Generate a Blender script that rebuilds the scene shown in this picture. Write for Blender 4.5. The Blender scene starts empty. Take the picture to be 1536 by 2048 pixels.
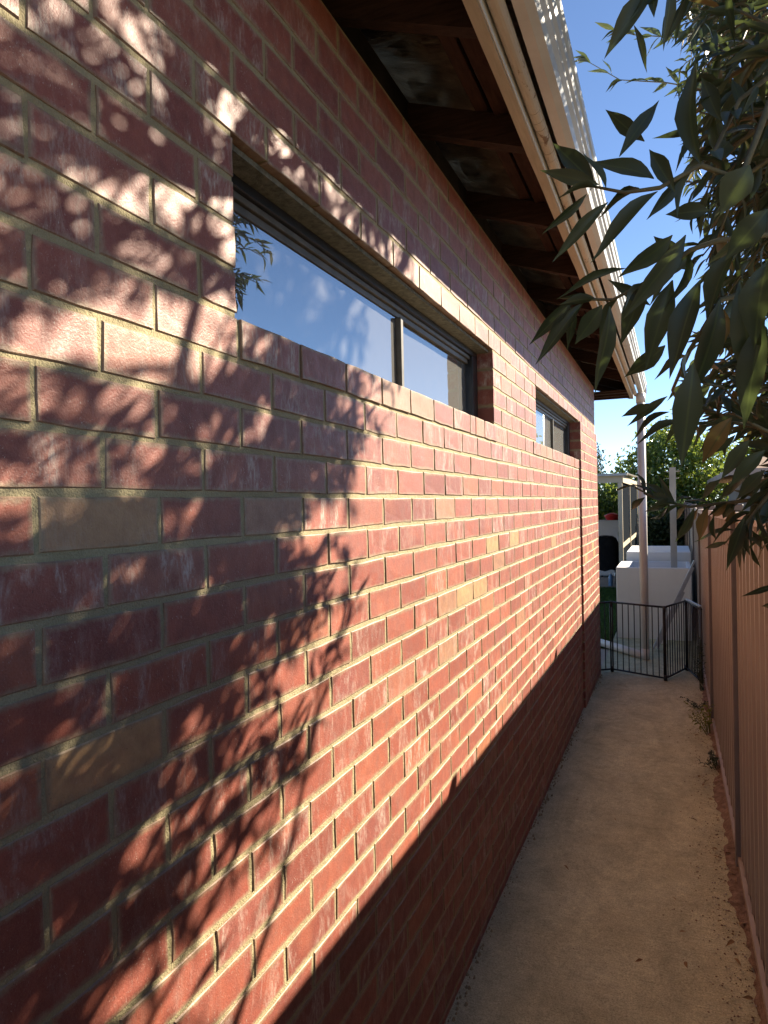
import bpy, math, random
import numpy as np
from mathutils import Vector, Matrix
R = math.radians
rng = random.Random(7)
scn = bpy.context.scene
col = scn.collection

# ------------------------------------------------------------------ camera
cam_data = bpy.data.cameras.new('camera')
cam = bpy.data.objects.new('camera', cam_data)
col.objects.link(cam)
scn.camera = cam
cam_data.sensor_fit = 'HORIZONTAL'
cam_data.sensor_width = 36.0
cam_data.lens = 36.0 * 1420 / 1536
cam_data.clip_start = 0.02
cam_data.clip_end = 2000
CR = Vector((0.926199, 0.376393, -0.021997))
CU = Vector((0.016851, 0.016961, 0.999714))
CF = Vector((-0.376658, 0.926305, -0.009366))
CAM = Vector((0, 0, 1.92))
cam.matrix_world = Matrix(((CR.x, CU.x, -CF.x, CAM.x), (CR.y, CU.y, -CF.y, CAM.y),
                           (CR.z, CU.z, -CF.z, CAM.z), (0, 0, 0, 1)))

# ------------------------------------------------------------------ sky, sun, exposure
SUN = Vector((1.0, 1.33, 0.95)).normalized()
SUN_EL = math.asin(SUN.z)
SUN_AZ = math.atan2(SUN.x, SUN.y)
world = bpy.data.worlds.new('World')
scn.world = world
world.use_nodes = True
wn = world.node_tree
sky = wn.nodes.new('ShaderNodeTexSky')
sky.sky_type = 'NISHITA'
sky.sun_disc = False
sky.sun_elevation = SUN_EL
sky.sun_rotation = SUN_AZ
sky.altitude = 0
sky.air_density = 0.55
sky.dust_density = 0.0
sky.ozone_density = 2.2
wn.links.new(sky.outputs[0], wn.nodes['Background'].inputs[0])
wn.nodes['Background'].inputs[1].default_value = 0.063
sun_data = bpy.data.lights.new('sun', 'SUN')
sun_data.energy = 5.0
sun_data.angle = R(0.53)
sun_data.color = (1.0, 0.87, 0.68)
sun = bpy.data.objects.new('sun', sun_data)
col.objects.link(sun)
sun.rotation_euler = SUN.to_track_quat('Z', 'Y').to_euler()
vs = scn.view_settings
vs.view_transform = 'Standard'
vs.look = 'None'
vs.gamma = 1
vs.exposure = 1.95
vs.use_curve_mapping = False

# ------------------------------------------------------------------ helpers
def tag(o, label=None, cat=None, group=None, kind=None):
    if label: o['label'] = label
    if cat: o['category'] = cat
    if group: o['group'] = group
    if kind: o['kind'] = kind
    return o

def empty(name, loc=(0, 0, 0)):
    o = bpy.data.objects.new(name, None)
    o.empty_display_size = 0.1
    col.objects.link(o)
    o.location = loc
    return o

def link(name, me, parent=None):
    o = bpy.data.objects.new(name, me)
    col.objects.link(o)
    if parent is not None:
        o.parent = parent
        o.matrix_parent_inverse = parent.matrix_basis.inverted()
    return o

class MB:
    def __init__(self):
        self.v = []; self.f = []; self.mi = []; self.m = 0; self.smooth = []
        self.sm = False
    def add(self, vs_, fs_):
        b = len(self.v)
        self.v += [tuple(p) for p in vs_]
        for f in fs_:
            self.f.append([b + i for i in f]); self.mi.append(self.m); self.smooth.append(self.sm)
        return self
    def box(self, x0, x1, y0, y1, z0, z1, bev=0.0):
        if x1 < x0: x0, x1 = x1, x0
        if y1 < y0: y0, y1 = y1, y0
        if z1 < z0: z0, z1 = z1, z0
        if bev <= 0:
            v = [(x, y, z) for x in (x0, x1) for y in (y0, y1) for z in (z0, z1)]
            self.add(v, [(0, 1, 3, 2), (4, 6, 7, 5), (0, 4, 5, 1), (2, 3, 7, 6), (0, 2, 6, 4), (1, 5, 7, 3)])
            return self
        b = bev
        # chamfered box: 24 verts
        v = []
        idx = {}
        for ix, x in enumerate((x0, x1)):
            for iy, y in enumerate((y0, y1)):
                for iz, z in enumerate((z0, z1)):
                    sx = b if ix == 0 else -b; sy = b if iy == 0 else -b; sz = b if iz == 0 else -b
                    idx[(ix, iy, iz, 0)] = len(v); v.append((x, y + sy, z + sz))
                    idx[(ix, iy, iz, 1)] = len(v); v.append((x + sx, y, z + sz))
                    idx[(ix, iy, iz, 2)] = len(v); v.append((x + sx, y + sy, z))
        f = []
        def fa(keys): f.append([idx[k] for k in keys])
        for ix in (0, 1): fa([(ix, 0, 0, 0), (ix, 0, 1, 0), (ix, 1, 1, 0), (ix, 1, 0, 0)][::1 if ix == 0 else -1])
        for iy in (0, 1): fa([(0, iy, 0, 1), (1, iy, 0, 1), (1, iy, 1, 1), (0, iy, 1, 1)][::1 if iy == 0 else -1])
        for iz in (0, 1): fa([(0, 0, iz, 2), (0, 1, iz, 2), (1, 1, iz, 2), (1, 0, iz, 2)][::1 if iz == 0 else -1])
        for ix in (0, 1):
            for iy in (0, 1): fa([(ix, iy, 0, 0), (ix, iy, 1, 0), (ix, iy, 1, 1), (ix, iy, 0, 1)])
            for iz in (0, 1): fa([(ix, 0, iz, 0), (ix, 1, iz, 0), (ix, 1, iz, 2), (ix, 0, iz, 2)])
        for iy in (0, 1):
            for iz in (0, 1): fa([(0, iy, iz, 1), (1, iy, iz, 1), (1, iy, iz, 2), (0, iy, iz, 2)])
        for ix in (0, 1):
            for iy in (0, 1):
                for iz in (0, 1): fa([(ix, iy, iz, 0), (ix, iy, iz, 1), (ix, iy, iz, 2)])
        self.add(v, f)
        return self
    def extrude(self, prof, y0, y1, axis='Y', closed=True, caps=True, segs=1):
        n = len(prof); v = []
        for s in range(segs + 1):
            y = y0 + (y1 - y0) * s / segs
            for a, b in prof:
                v.append((a, y, b) if axis == 'Y' else ((y, a, b) if axis == 'X' else (a, b, y)))
        f = []
        for s in range(segs):
            for i in range(n if closed else n - 1):
                j = (i + 1) % n
                f.append((s * n + i, s * n + j, (s + 1) * n + j, (s + 1) * n + i))
        if caps and closed:
            f.append(tuple(range(n))[::-1]); f.append(tuple(segs * n + i for i in range(n)))
        self.add(v, f)
        return self
    def tube(self, pts, rad, n=8, caps=True):
        pts = [Vector(p) for p in pts]
        if not isinstance(rad, (list, tuple)): rad = [rad] * len(pts)
        v = []; prev = None
        for i, p in enumerate(pts):
            t = (pts[min(i + 1, len(pts) - 1)] - pts[max(i - 1, 0)])
            if t.length < 1e-9: t = Vector((0, 0, 1))
            t.normalize()
            if prev is None:
                a = Vector((0, 0, 1)) if abs(t.z) < 0.9 else Vector((1, 0, 0))
                x = t.cross(a).normalized()
            else:
                x = (prev - t * prev.dot(t)).normalized()
            prev = x
            y = t.cross(x)
            for k in range(n):
                an = 2 * math.pi * k / n
                v.append(p + (x * math.cos(an) + y * math.sin(an)) * rad[i])
        f = []
        for i in range(len(pts) - 1):
            for k in range(n):
                j = (k + 1) % n
                f.append((i * n + k, i * n + j, (i + 1) * n + j, (i + 1) * n + k))
        if caps:
            f.append(tuple(range(n))[::-1]); f.append(tuple((len(pts) - 1) * n + k for k in range(n)))
        s = self.sm; self.sm = True
        self.add(v, f); self.sm = s
        return self
    def obox(self, p, q, w, h, up=(0, 0, 1)):
        """bar from p to q, w across, h along up"""
        p = Vector(p); q = Vector(q); t = (q - p).normalized()
        x = t.cross(Vector(up)).normalized(); u = x.cross(t)
        v = []
        for e in (p, q):
            for sx, su in ((-1, -1), (1, -1), (1, 1), (-1, 1)):
                v.append(e + x * sx * w / 2 + u * su * h / 2)
        self.add(v, [(3, 2, 1, 0), (4, 5, 6, 7), (0, 1, 5, 4), (1, 2, 6, 5), (2, 3, 7, 6), (3, 0, 4, 7)])
        return self
    def mesh(self, name, *mats):
        me = bpy.data.meshes.new(name)
        me.from_pydata(self.v, [], self.f)
        for m in mats: me.materials.append(m)
        me.polygons.foreach_set('material_index', self.mi)
        me.polygons.foreach_set('use_smooth', self.smooth)
        me.update()
        return me
    def build(self, name, mats, parent=None, kind=None):
        if not isinstance(mats, (list, tuple)): mats = [mats]
        o = link(name, self.mesh(name, *mats), parent)
        if kind: o['kind'] = kind
        return o

# ------------------------------------------------------------------ materials
class NT:
    """small node-tree helper"""
    def __init__(self, name):
        self.mat = bpy.data.materials.new(name); self.mat.use_nodes = True
        self.t = self.mat.node_tree; self.bsdf = self.t.nodes['Principled BSDF']; self.out = self.t.nodes['Material Output']
    def n(self, typ, **kw):
        nd = self.t.nodes.new('ShaderNode' + typ)
        for k, v in kw.items(): setattr(nd, k, v)
        return nd
    def l(self, a, b): self.t.links.new(a, b)
    def val(self, sock, v):
        if hasattr(v, 'is_linked') or hasattr(v, 'links'): self.l(v, sock)
        else: sock.default_value = v
    def math(self, op, a, b=0.0, c=0.0):
        m = self.n('Math', operation=op)
        self.val(m.inputs[0], a); self.val(m.inputs[1], b); self.val(m.inputs[2], c)
        return m.outputs[0]
    def vmath(self, op, a, b=(0, 0, 0)):
        m = self.n('VectorMath', operation=op)
        self.val(m.inputs[0], a); self.val(m.inputs[1], b)
        return m.outputs[0]
    def pos(self): return self.n('NewGeometry').outputs['Position']
    def obj(self): return self.n('TexCoord').outputs['Object']
    def noise(self, vec, scale, detail=4, rough=0.55, dist=0.0, stretch=None):
        if stretch: vec = self.vmath('MULTIPLY', vec, stretch)
        nd = self.n('TexNoise'); self.l(vec, nd.inputs['Vector'])
        nd.inputs['Scale'].default_value = scale; nd.inputs['Detail'].default_value = detail
        nd.inputs['Roughness'].default_value = rough; nd.inputs['Distortion'].default_value = dist
        return nd.outputs['Fac']
    def ramp(self, fac, stops, interp='LINEAR'):
        nd = self.n('ValToRGB'); cr = nd.color_ramp; cr.interpolation = interp
        while len(cr.elements) < len(stops): cr.elements.new(0.5)
        for e, (p, c) in zip(cr.elements, stops):
            e.position = p; e.color = (c if isinstance(c, (tuple, list)) else (c, c, c)) + ((1,) if not isinstance(c, (tuple, list)) or len(c) == 3 else ())
        self.l(fac, nd.inputs[0])
        return nd.outputs[0]
    def mix(self, fac, a, b, blend='MIX'):
        nd = self.n('Mix', data_type='RGBA', blend_type=blend)
        self.val(nd.inputs[0], fac)
        for s, v in ((nd.inputs[6], a), (nd.inputs[7], b)):
            if isinstance(v, (tuple, list)): s.default_value = tuple(v) + ((1,) if len(v) == 3 else ())
            else: self.l(v, s)
        return nd.outputs[2]
    def bump(self, h, strength=0.3, dist=0.01):
        nd = self.n('Bump'); self.l(h, nd.inputs['Height'])
        nd.inputs['Strength'].default_value = strength; nd.inputs['Distance'].default_value = dist
        self.l(nd.outputs[0], self.bsdf.inputs['Normal'])
    def base(self, c):
        s = self.bsdf.inputs['Base Color']
        if isinstance(c, (tuple, list)): s.default_value = tuple(c) + (1,)
        else: self.l(c, s)
    def set(self, rough=None, metal=None, spec=None):
        if rough is not None: self.val(self.bsdf.inputs['Roughness'], rough)
        if metal is not None: self.bsdf.inputs['Metallic'].default_value = metal
        if spec is not None: self.bsdf.inputs['Specular IOR Level'].default_value = spec

COURSE = 0.086
ZJ0 = 1.9467          # height of bed joint 0
Y0 = 0.687            # a perpend of course 0
WX = -0.768           # outer face of the brick wall

def brick_material(name, ramp_stops, residue=1.0):
    m = NT(name)
    p = m.pos()
    sep = m.n('SeparateXYZ'); m.l(p, sep.inputs[0])
    row = m.math('FLOOR', m.math('DIVIDE', m.math('SUBTRACT', ZJ0, sep.outputs[2]), COURSE))
    odd = m.math('FLOORED_MODULO', row, 2.0)
    yy = m.math('DIVIDE', m.math('SUBTRACT', m.math('SUBTRACT', sep.outputs[1], Y0), m.math('MULTIPLY', odd, 0.12)), 0.24)
    idx = m.math('FLOOR', yy)
    cv = m.n('CombineXYZ'); m.l(row, cv.inputs[0]); m.l(idx, cv.inputs[1])
    wnz = m.n('TexWhiteNoise', noise_dimensions='2D'); m.l(cv.outputs[0], wnz.inputs['Vector'])
    rnd = wnz.outputs['Value']
    c = m.ramp(rnd, ramp_stops)
    # slow mottling inside each brick, different from brick to brick
    off = m.vmath('ADD', p, m.vmath('MULTIPLY', wnz.outputs['Color'], (9, 9, 9)))
    mott = m.noise(off, 26, 5, 0.6)
    c = m.mix(m.ramp(mott, [(0.36, 0.0), (0.72, 0.75)]), c, m.mix(0.62, c, (0.085, 0.028, 0.024)))
    burn = m.noise(off, 4.5, 4, 0.6, 0.8)
    c = m.mix(m.ramp(burn, [(0.52, 0.0), (0.70, 0.6)]), c, m.mix(0.5, c, (0.46, 0.14, 0.07)))
    # sandy grain
    gr = m.noise(p, 520, 2, 0.6)
    c = m.mix(m.ramp(gr, [(0.40, 0.0), (0.75, 0.28)]), c, (0.38, 0.18, 0.13))
    # pale mortar smears and drips, with their own shapes
    sm = m.noise(off, 9, 6, 0.68, 1.2, stretch=(1, 1.6, 0.6))
    sm2 = m.noise(p, 90, 4, 0.7, 0.4, stretch=(1, 1.5, 0.5))
    smear = m.math('MULTIPLY', m.ramp(sm, [(0.47, 0.0), (0.68, 1.0)]), m.ramp(sm2, [(0.40, 0.1), (0.62, 1.0)]))
    big = m.ramp(m.noise(p, 0.9, 3, 0.5), [(0.30, 0.45), (0.60, 1.0)])
    gate2 = m.n('SeparateXYZ'); m.l(wnz.outputs['Color'], gate2.inputs[0])
    smear = m.math('MULTIPLY', smear, m.ramp(gate2.outputs[1], [(0.25, 0.08), (0.85, 1.0)]))
    smear = m.math('MULTIPLY', m.math('MULTIPLY', smear, big), 1.0 * residue)
    c = m.mix(smear, c, (0.52, 0.46, 0.39))
    # mortar smudged over the worn arrises
    fz = m.math('FRACT', m.math('DIVIDE', m.math('SUBTRACT', ZJ0, sep.outputs[2]), COURSE))
    dz = m.math('SUBTRACT', 0.0378, m.math('MULTIPLY', m.math('ABSOLUTE', m.math('SUBTRACT', fz, 0.5)), COURSE))
    dy = m.math('SUBTRACT', 0.1150, m.math('MULTIPLY', m.math('ABSOLUTE', m.math('SUBTRACT', m.math('FRACT', yy), 0.5)), 0.24))
    de = m.math('MINIMUM', dz, dy)
    en = m.math('ADD', m.math('MULTIPLY', m.noise(p, 65, 5, 0.65), 0.016), m.math('MULTIPLY', m.noise(p, 9, 3, 0.5), 0.012))
    em = m.math('MULTIPLY', m.ramp(m.math('SUBTRACT', en, de), [(0.0055, 0.0), (0.0105, 1.0)]), 0.72)
    c = m.mix(em, c, m.ramp(m.noise(p, 40, 3, 0.6), [(0.3, (0.20, 0.135, 0.085)), (0.7, (0.34, 0.27, 0.17))]))
    # fine flecks and scratches
    fl = m.noise(p, 330, 3, 0.75, 0.6, stretch=(1, 1.0, 0.6)); fl2 = m.noise(p, 120, 4, 0.75, 1.5, stretch=(1, 1.3, 0.5))
    flk = m.math('MAXIMUM', m.ramp(fl, [(0.63, 0.0), (0.69, 1.0)]), m.ramp(fl2, [(0.66, 0.0), (0.71, 1.0)]))
    flk = m.math('MULTIPLY', flk, m.ramp(m.noise(off, 12, 4, 0.7), [(0.42, 0.05), (0.62, 0.85)]))
    c = m.mix(m.math('MULTIPLY', flk, residue), c, (0.55, 0.50, 0.43))
    # dark pits
    pit = m.ramp(m.noise(p, 330, 1, 0.5), [(0.18, 0.75), (0.27, 0.0)])
    c = m.mix(pit, c, (0.05, 0.02, 0.018))
    m.base(c)
    m.set(rough=m.ramp(mott, [(0.2, 0.42), (0.8, 0.62)]), spec=0.38)
    h = m.math('ADD', m.math('MULTIPLY', m.noise(p, 260, 3, 0.6), 0.7), m.math('MULTIPLY', m.noise(p, 60, 4, 0.6), 0.6))
    m.bump(h, 0.55, 0.0022)
    return m.mat

RED = [(0.0, (0.182, 0.046, 0.034)), (0.22, (0.228, 0.059, 0.041)), (0.5, (0.273, 0.075, 0.050)), (0.72, (0.288, 0.083, 0.050)),
       (0.86, (0.213, 0.061, 0.052)), (0.95, (0.326, 0.100, 0.050)), (1.0, (0.303, 0.113, 0.074))]
TAN = [(0.0, (0.40, 0.225, 0.095)), (0.5, (0.46, 0.285, 0.13)), (1.0, (0.38, 0.22, 0.11))]
MIDT = [(0.0, (0.289, 0.144, 0.082)), (0.5, (0.310, 0.172, 0.103)), (1.0, (0.344, 0.124, 0.059))]
M = {}
M['brick'] = brick_material('red_brick', RED)
M['tan'] = brick_material('tan_brick', TAN, 0.3)
M['mid'] = brick_material('orange_brick', MIDT, 0.5)

def simple(name, c1, c2, scale=6, rough=0.6, spec=0.4, metal=0.0, bump=0.15, bscale=80, bdist=0.004, stretch=None, detail=5, lo=0.35, hi=0.65):
    m = NT(name); p = m.pos()
    f = m.noise(p, scale, detail, 0.6, 0.3, stretch)
    m.base(m.ramp(f, [(lo, c1), (hi, c2)]))
    m.set(rough=rough, spec=spec, metal=metal)
    if bump: m.bump(m.noise(p, bscale, 4, 0.6, 0, stretch), bump, bdist)
    return m.mat

def mortar_material():
    m = NT('mortar'); p = m.pos()
    f = m.noise(p, 7, 5, 0.6); g = m.noise(p, 420, 2, 0.6)
    c = m.ramp(f, [(0.3, (0.29, 0.245, 0.14)), (0.7, (0.385, 0.33, 0.195))])
    c = m.mix(m.ramp(g, [(0.4, 0.0), (0.7, 0.4)]), c, (0.185, 0.15, 0.085))
    m.base(c); m.set(rough=0.85, spec=0.2)
    m.bump(m.math('ADD', m.noise(p, 300, 3, 0.6), m.math('MULTIPLY', m.noise(p, 55, 3, 0.6), 1.5)), 0.9, 0.0025)
    return m.mat
M['mortar'] = mortar_material()
M['lintel'] = simple('lintel_render', (0.12, 0.12, 0.09), (0.25, 0.245, 0.19), 60, 0.9, 0.2, 0, 1.0, 300, 0.004)
M['frame'] = simple('black_aluminium', (0.012, 0.013, 0.016), (0.02, 0.021, 0.025), 20, 0.35, 0.5, 0, 0.02)
M['bead'] = simple('greyed_bead', (0.075, 0.07, 0.055), (0.12, 0.11, 0.09), 20, 0.5, 0.4, 0, 0.05)
M['room'] = simple('room_paint', (0.30, 0.29, 0.26), (0.36, 0.35, 0.31), 3, 0.9, 0.2, 0, 0)
M['curtain'] = simple('curtain', (0.16, 0.17, 0.15), (0.22, 0.23, 0.2), 8, 0.9, 0.1, 0, 0.2, 40, 0.01)

def glass_material():
    m = NT('window_glass'); p = m.pos()
    fr = m.n('Fresnel'); fr.inputs['IOR'].default_value = 4.2
    gl = m.n('BsdfGlossy'); gl.inputs['Roughness'].default_value = 0.008; gl.inputs['Color'].default_value = (0.88, 0.94, 0.97, 1)
    tr = m.n('BsdfTransparent'); tr.inputs['Color'].default_value = (0.55, 0.6, 0.6, 1)
    mx = m.n('MixShader'); m.l(fr.outputs[0], mx.inputs[0]); m.l(tr.outputs[0], mx.inputs[1]); m.l(gl.outputs[0], mx.inputs[2])
    df = m.n('BsdfDiffuse'); df.inputs['Color'].default_value = (0.6, 0.6, 0.58, 1)
    dust = m.math('MULTIPLY', m.ramp(m.noise(p, 22, 6, 0.7, 1.0, (1, 1.8, 0.7)), [(0.30, 0.8), (0.75, 1.0)]), 0.15)
    mx2 = m.n('MixShader'); m.l(dust, mx2.inputs[0]); m.l(mx.outputs[0], mx2.inputs[1]); m.l(df.outputs[0], mx2.inputs[2])
    m.l(mx2.outputs[0], m.out.inputs['Surface'])
    return m.mat
M['glass'] = glass_material()

def timber(name, c1, c2, rough=0.8, stretch=(12, 1, 12), scale=5, bump=0.4):
    m = NT(name); p = m.pos()
    f = m.noise(p, scale, 6, 0.65, 0.6, stretch)
    g = m.noise(p, 2.0, 3, 0.5)
    c = m.ramp(f, [(0.3, c1), (0.7, c2)])
    c = m.mix(m.ramp(g, [(0.35, 0.0), (0.8, 0.5)]), c, tuple(x * 0.6 for x in c1))
    m.base(c); m.set(rough=rough, spec=0.25)
    m.bump(m.noise(p, scale * 4, 4, 0.6, 0.4, stretch), bump, 0.004)
    return m.mat
M['rafter'] = timber('old_rafter_timber', (0.030, 0.016, 0.012), (0.085, 0.044, 0.030), 0.85, (1.5, 14, 14))
M['batten'] = timber('batten_timber', (0.04, 0.02, 0.015), (0.10, 0.05, 0.033), 0.85, (14, 1.5, 14))
M['fascia'] = timber('weathered_fascia', (0.46, 0.39, 0.30), (0.60, 0.52, 0.41), 0.8, (14, 1.2, 14))

def peeling(name, paint, under, thr=0.60):
    m = NT(name); p = m.pos()
    f = m.noise(p, 18, 6, 0.7, 0.8, (1, 0.35, 1))
    g = m.noise(p, 5, 4, 0.6)
    c = m.mix(m.ramp(f, [(thr, 0.0), (thr + 0.03, 1.0)]), m.mix(m.ramp(g, [(0.3, 0.0), (0.8, 0.5)]), paint, tuple(x * 0.75 for x in paint)), under)
    m.base(c); m.set(rough=0.65, spec=0.3)
    m.bump(f, 0.35, 0.004)
    return m.mat
M['fascia_paint'] = peeling('flaking_cream_paint', (0.74, 0.72, 0.66), (0.34, 0.24, 0.15), 0.62)
M['mould'] = peeling('cracked_cream_moulding', (0.56, 0.48, 0.37), (0.24, 0.16, 0.10), 0.60)
M['gutter'] = simple('cream_gutter_steel', (0.50, 0.52, 0.51), (0.60, 0.62, 0.61), 4, 0.42, 0.5, 0, 0.04, 30, 0.004)
M['roof'] = simple('zinc_roof_sheet', (0.42, 0.43, 0.43), (0.55, 0.56, 0.56), 6, 0.35, 0.5, 0.6, 0.05)

def foil_material():
    m = NT('crinkled_sarking_foil'); p = m.pos()
    m.base(m.ramp(m.noise(p, 10, 5, 0.6), [(0.3, (0.20, 0.165, 0.13)), (0.62, (0.42, 0.345, 0.275))]))
    m.set(rough=0.36, metal=1.0)
    h = m.math('ADD', m.noise(p, 22, 6, 0.65, 0.4, (0.25, 3.4, 1)), m.math('MULTIPLY', m.noise(p, 40, 3, 0.6, 0.3, (0.4, 1.6, 1)), 0.3))
    m.bump(h, 1.0, 0.03)
    return m.mat
M['foil'] = foil_material()
M['pipe'] = simple('cream_pvc_pipe', (0.62, 0.58, 0.54), (0.70, 0.66, 0.62), 3, 0.4, 0.5, 0, 0.03)
M['white_pipe'] = simple('white_pvc_pipe', (0.72, 0.67, 0.60), (0.80, 0.76, 0.70), 3, 0.4, 0.5, 0, 0.03)

def path_material():
    m = NT('dirty_concrete'); p = m.pos()
    sx = m.n('SeparateXYZ'); m.l(p, sx.inputs[0])
    a = m.noise(p, 1.7, 6, 0.68, 1.0); b = m.noise(p, 6.5, 7, 0.68, 0.6); g = m.noise(p, 190, 4, 0.7); h = m.noise(p, 60, 5, 0.7, 0.3)
    c = m.ramp(b, [(0.25, (0.442, 0.394, 0.313)), (0.5, (0.576, 0.529, 0.435)), (0.78, (0.710, 0.680, 0.580))])
    c = m.mix(m.ramp(a, [(0.40, 0.0), (0.60, 0.6)]), c, (0.538, 0.454, 0.336))
    br = m.noise(p, 34, 5, 0.65, 0.25, (0.22, 2.6, 1))       # brushed across the path
    c = m.mix(m.ramp(br, [(0.42, 0.0), (0.70, 0.42)]), c, (0.365, 0.313, 0.244))
    c = m.mix(m.ramp(h, [(0.50, 0.0), (0.72, 0.42)]), c, (0.326, 0.270, 0.209))
    c = m.mix(m.ramp(g, [(0.48, 0.0), (0.66, 0.55)]), c, (0.230, 0.194, 0.151))
    c = m.mix(m.ramp(g, [(0.28, 0.55), (0.40, 0.0)]), c, (0.768, 0.756, 0.661))
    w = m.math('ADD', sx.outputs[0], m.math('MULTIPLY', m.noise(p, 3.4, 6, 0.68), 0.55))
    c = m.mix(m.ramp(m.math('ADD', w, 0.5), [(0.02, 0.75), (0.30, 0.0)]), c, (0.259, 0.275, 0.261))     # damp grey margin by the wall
    c = m.mix(m.ramp(m.math('SUBTRACT', w, 0.05), [(0.26, 0.0), (0.50, 0.75)]), c, (0.384, 0.297, 0.209))  # soil washed from the fence side
    st = m.noise(m.vmath('ADD', p, (4, 0, 0)), 2.2, 4, 0.6, 1.0)
    c = m.mix(m.ramp(st, [(0.54, 0.0), (0.74, 0.45)]), c, (0.211, 0.167, 0.122))
    v = m.n('TexVoronoi', feature='F1'); m.l(p, v.inputs['Vector']); v.inputs['Scale'].default_value = 62
    sp = m.math('MULTIPLY', m.ramp(v.outputs['Distance'], [(0.08, 1.0), (0.18, 0.0)]), m.ramp(m.noise(p, 2.3, 4, 0.7), [(0.48, 0.0), (0.62, 0.9)]))
    c = m.mix(sp, c, (0.768, 0.756, 0.638))
    v2 = m.n('TexVoronoi', feature='F1'); m.l(m.vmath('ADD', p, (3, 5, 1)), v2.inputs['Vector']); v2.inputs['Scale'].default_value = 40
    sp2 = m.math('MULTIPLY', m.ramp(v2.outputs['Distance'], [(0.05, 1.0), (0.13, 0.0)]), m.ramp(m.noise(p, 4, 4, 0.7), [(0.48, 0.0), (0.58, 0.9)]))
    c = m.mix(sp2, c, (0.096, 0.070, 0.052))
    c = m.mix(0.34, c, (0.78, 0.72, 0.50))
    k1 = m.ramp(m.noise(p, 16, 9, 0.80, 0.4), [(0.30, 0.74), (0.48, 0.98), (0.68, 1.16)])
    k2 = m.ramp(m.noise(p, 150, 4, 0.8), [(0.34, 0.62), (0.50, 1.02), (0.66, 1.25)])
    k3 = m.ramp(m.noise(p, 2.6, 6, 0.7, 0.8, (1.4, 0.7, 1)), [(0.36, 0.84), (0.60, 1.12)])
    c = m.mix(1.0, m.mix(1.0, m.mix(1.0, c, k1, 'MULTIPLY'), k2, 'MULTIPLY'), k3, 'MULTIPLY')
    c = m.mix(1.0, c, (0.92, 0.97, 0.84), 'MULTIPLY')
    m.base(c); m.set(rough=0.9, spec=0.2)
    m.bump(m.math('ADD', m.math('MULTIPLY', m.noise(p, 120, 5, 0.7), 0.8), br), 1.0, 0.006)
    return m.mat
M['path'] = path_material()
M['soil'] = simple('red_soil', (0.17, 0.105, 0.07), (0.34, 0.23, 0.16), 22, 0.95, 0.1, 0, 1.0, 120, 0.01)
M['ground'] = simple('dry_ground', (0.14, 0.11, 0.07), (0.22, 0.17, 0.11), 1.5, 0.95, 0.1, 0, 0.5, 20, 0.02)
M['paving'] = simple('pale_paving', (0.34, 0.30, 0.25), (0.46, 0.41, 0.35), 2.0, 0.9, 0.2, 0, 0.3, 60, 0.004)
M['lawn_base'] = simple('lawn_soil', (0.035, 0.055, 0.015), (0.06, 0.085, 0.02), 6, 0.95, 0.1, 0, 0.3)
M['grass'] = simple('grass_blade', (0.045, 0.10, 0.015), (0.09, 0.17, 0.03), 9, 0.7, 0.3, 0, 0)

def fence_material():
    m = NT('brown_fence_steel'); p = m.pos()
    c = m.ramp(m.noise(p, 3, 4, 0.6, 0, (1, 2, 0.4)), [(0.3, (0.265, 0.23, 0.20)), (0.7, (0.325, 0.285, 0.25))])
    c = m.mix(m.ramp(m.noise(p, 60, 4, 0.7), [(0.62, 0.0), (0.74, 0.5)]), c, (0.12, 0.065, 0.045))
    sz = m.n('SeparateXYZ'); m.l(p, sz.inputs[0])
    up = m.math('SUBTRACT', sz.outputs[2], m.math('MULTIPLY', m.noise(p, 7, 5, 0.7), 0.42))
    c = m.mix(m.ramp(m.math('ADD', up, 0.2), [(0.06, 0.7), (0.24, 0.0)]), c, (0.30, 0.215, 0.15))
    c = m.mix(m.ramp(m.noise(p, 5, 6, 0.7, 0.5, (1, 2.5, 0.5)), [(0.55, 0.0), (0.72, 0.35)]), c, (0.42, 0.36, 0.31))
    m.base(c); m.set(rough=0.30, spec=0.6)
    m.bump(m.noise(p, 25, 3, 0.5), 0.06, 0.003)
    return m.mat
M['fence'] = fence_material()
M['rail'] = simple('rail_steel', (0.34, 0.27, 0.22), (0.44, 0.36, 0.30), 5, 0.5, 0.45, 0, 0.1)
M['post'] = simple('post_steel', (0.15, 0.13, 0.12), (0.19, 0.165, 0.155), 5, 0.5, 0.45, 0, 0.1)
M['gate'] = simple('black_gate_steel', (0.010, 0.010, 0.011), (0.018, 0.018, 0.02), 20, 0.4, 0.4, 0, 0)
M['painted_shade'] = simple('painted_roof_space_shade', (0.02, 0.018, 0.016), (0.035, 0.03, 0.027), 8, 0.9, 0.1, 0, 0.1)  # near-black colour paints the roof cavity's shade onto the inner leaf
M['render'] = simple('white_render', (0.84, 0.84, 0.83), (0.89, 0.89, 0.88), 2.5, 0.85, 0.2, 0, 0.25, 150, 0.003)
M['pole'] = simple('grey_post_paint', (0.42, 0.39, 0.33), (0.52, 0.48, 0.41), 3, 0.6, 0.3, 0, 0.1)
M['alu'] = simple('aluminium', (0.42, 0.42, 0.41), (0.56, 0.56, 0.55), 8, 0.38, 0.5, 0.85, 0.05)
M['beige'] = simple('beige_steel', (0.55, 0.47, 0.34), (0.64, 0.56, 0.42), 3, 0.45, 0.4, 0, 0.03)
M['mesh'] = simple('dark_screen_mesh', (0.012, 0.015, 0.019), (0.02, 0.024, 0.03), 30, 1.0, 0.0, 0, 0.2)
M['cab'] = simple('white_enamel', (0.62, 0.60, 0.60), (0.70, 0.68, 0.68), 3, 0.35, 0.5, 0, 0)
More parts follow.
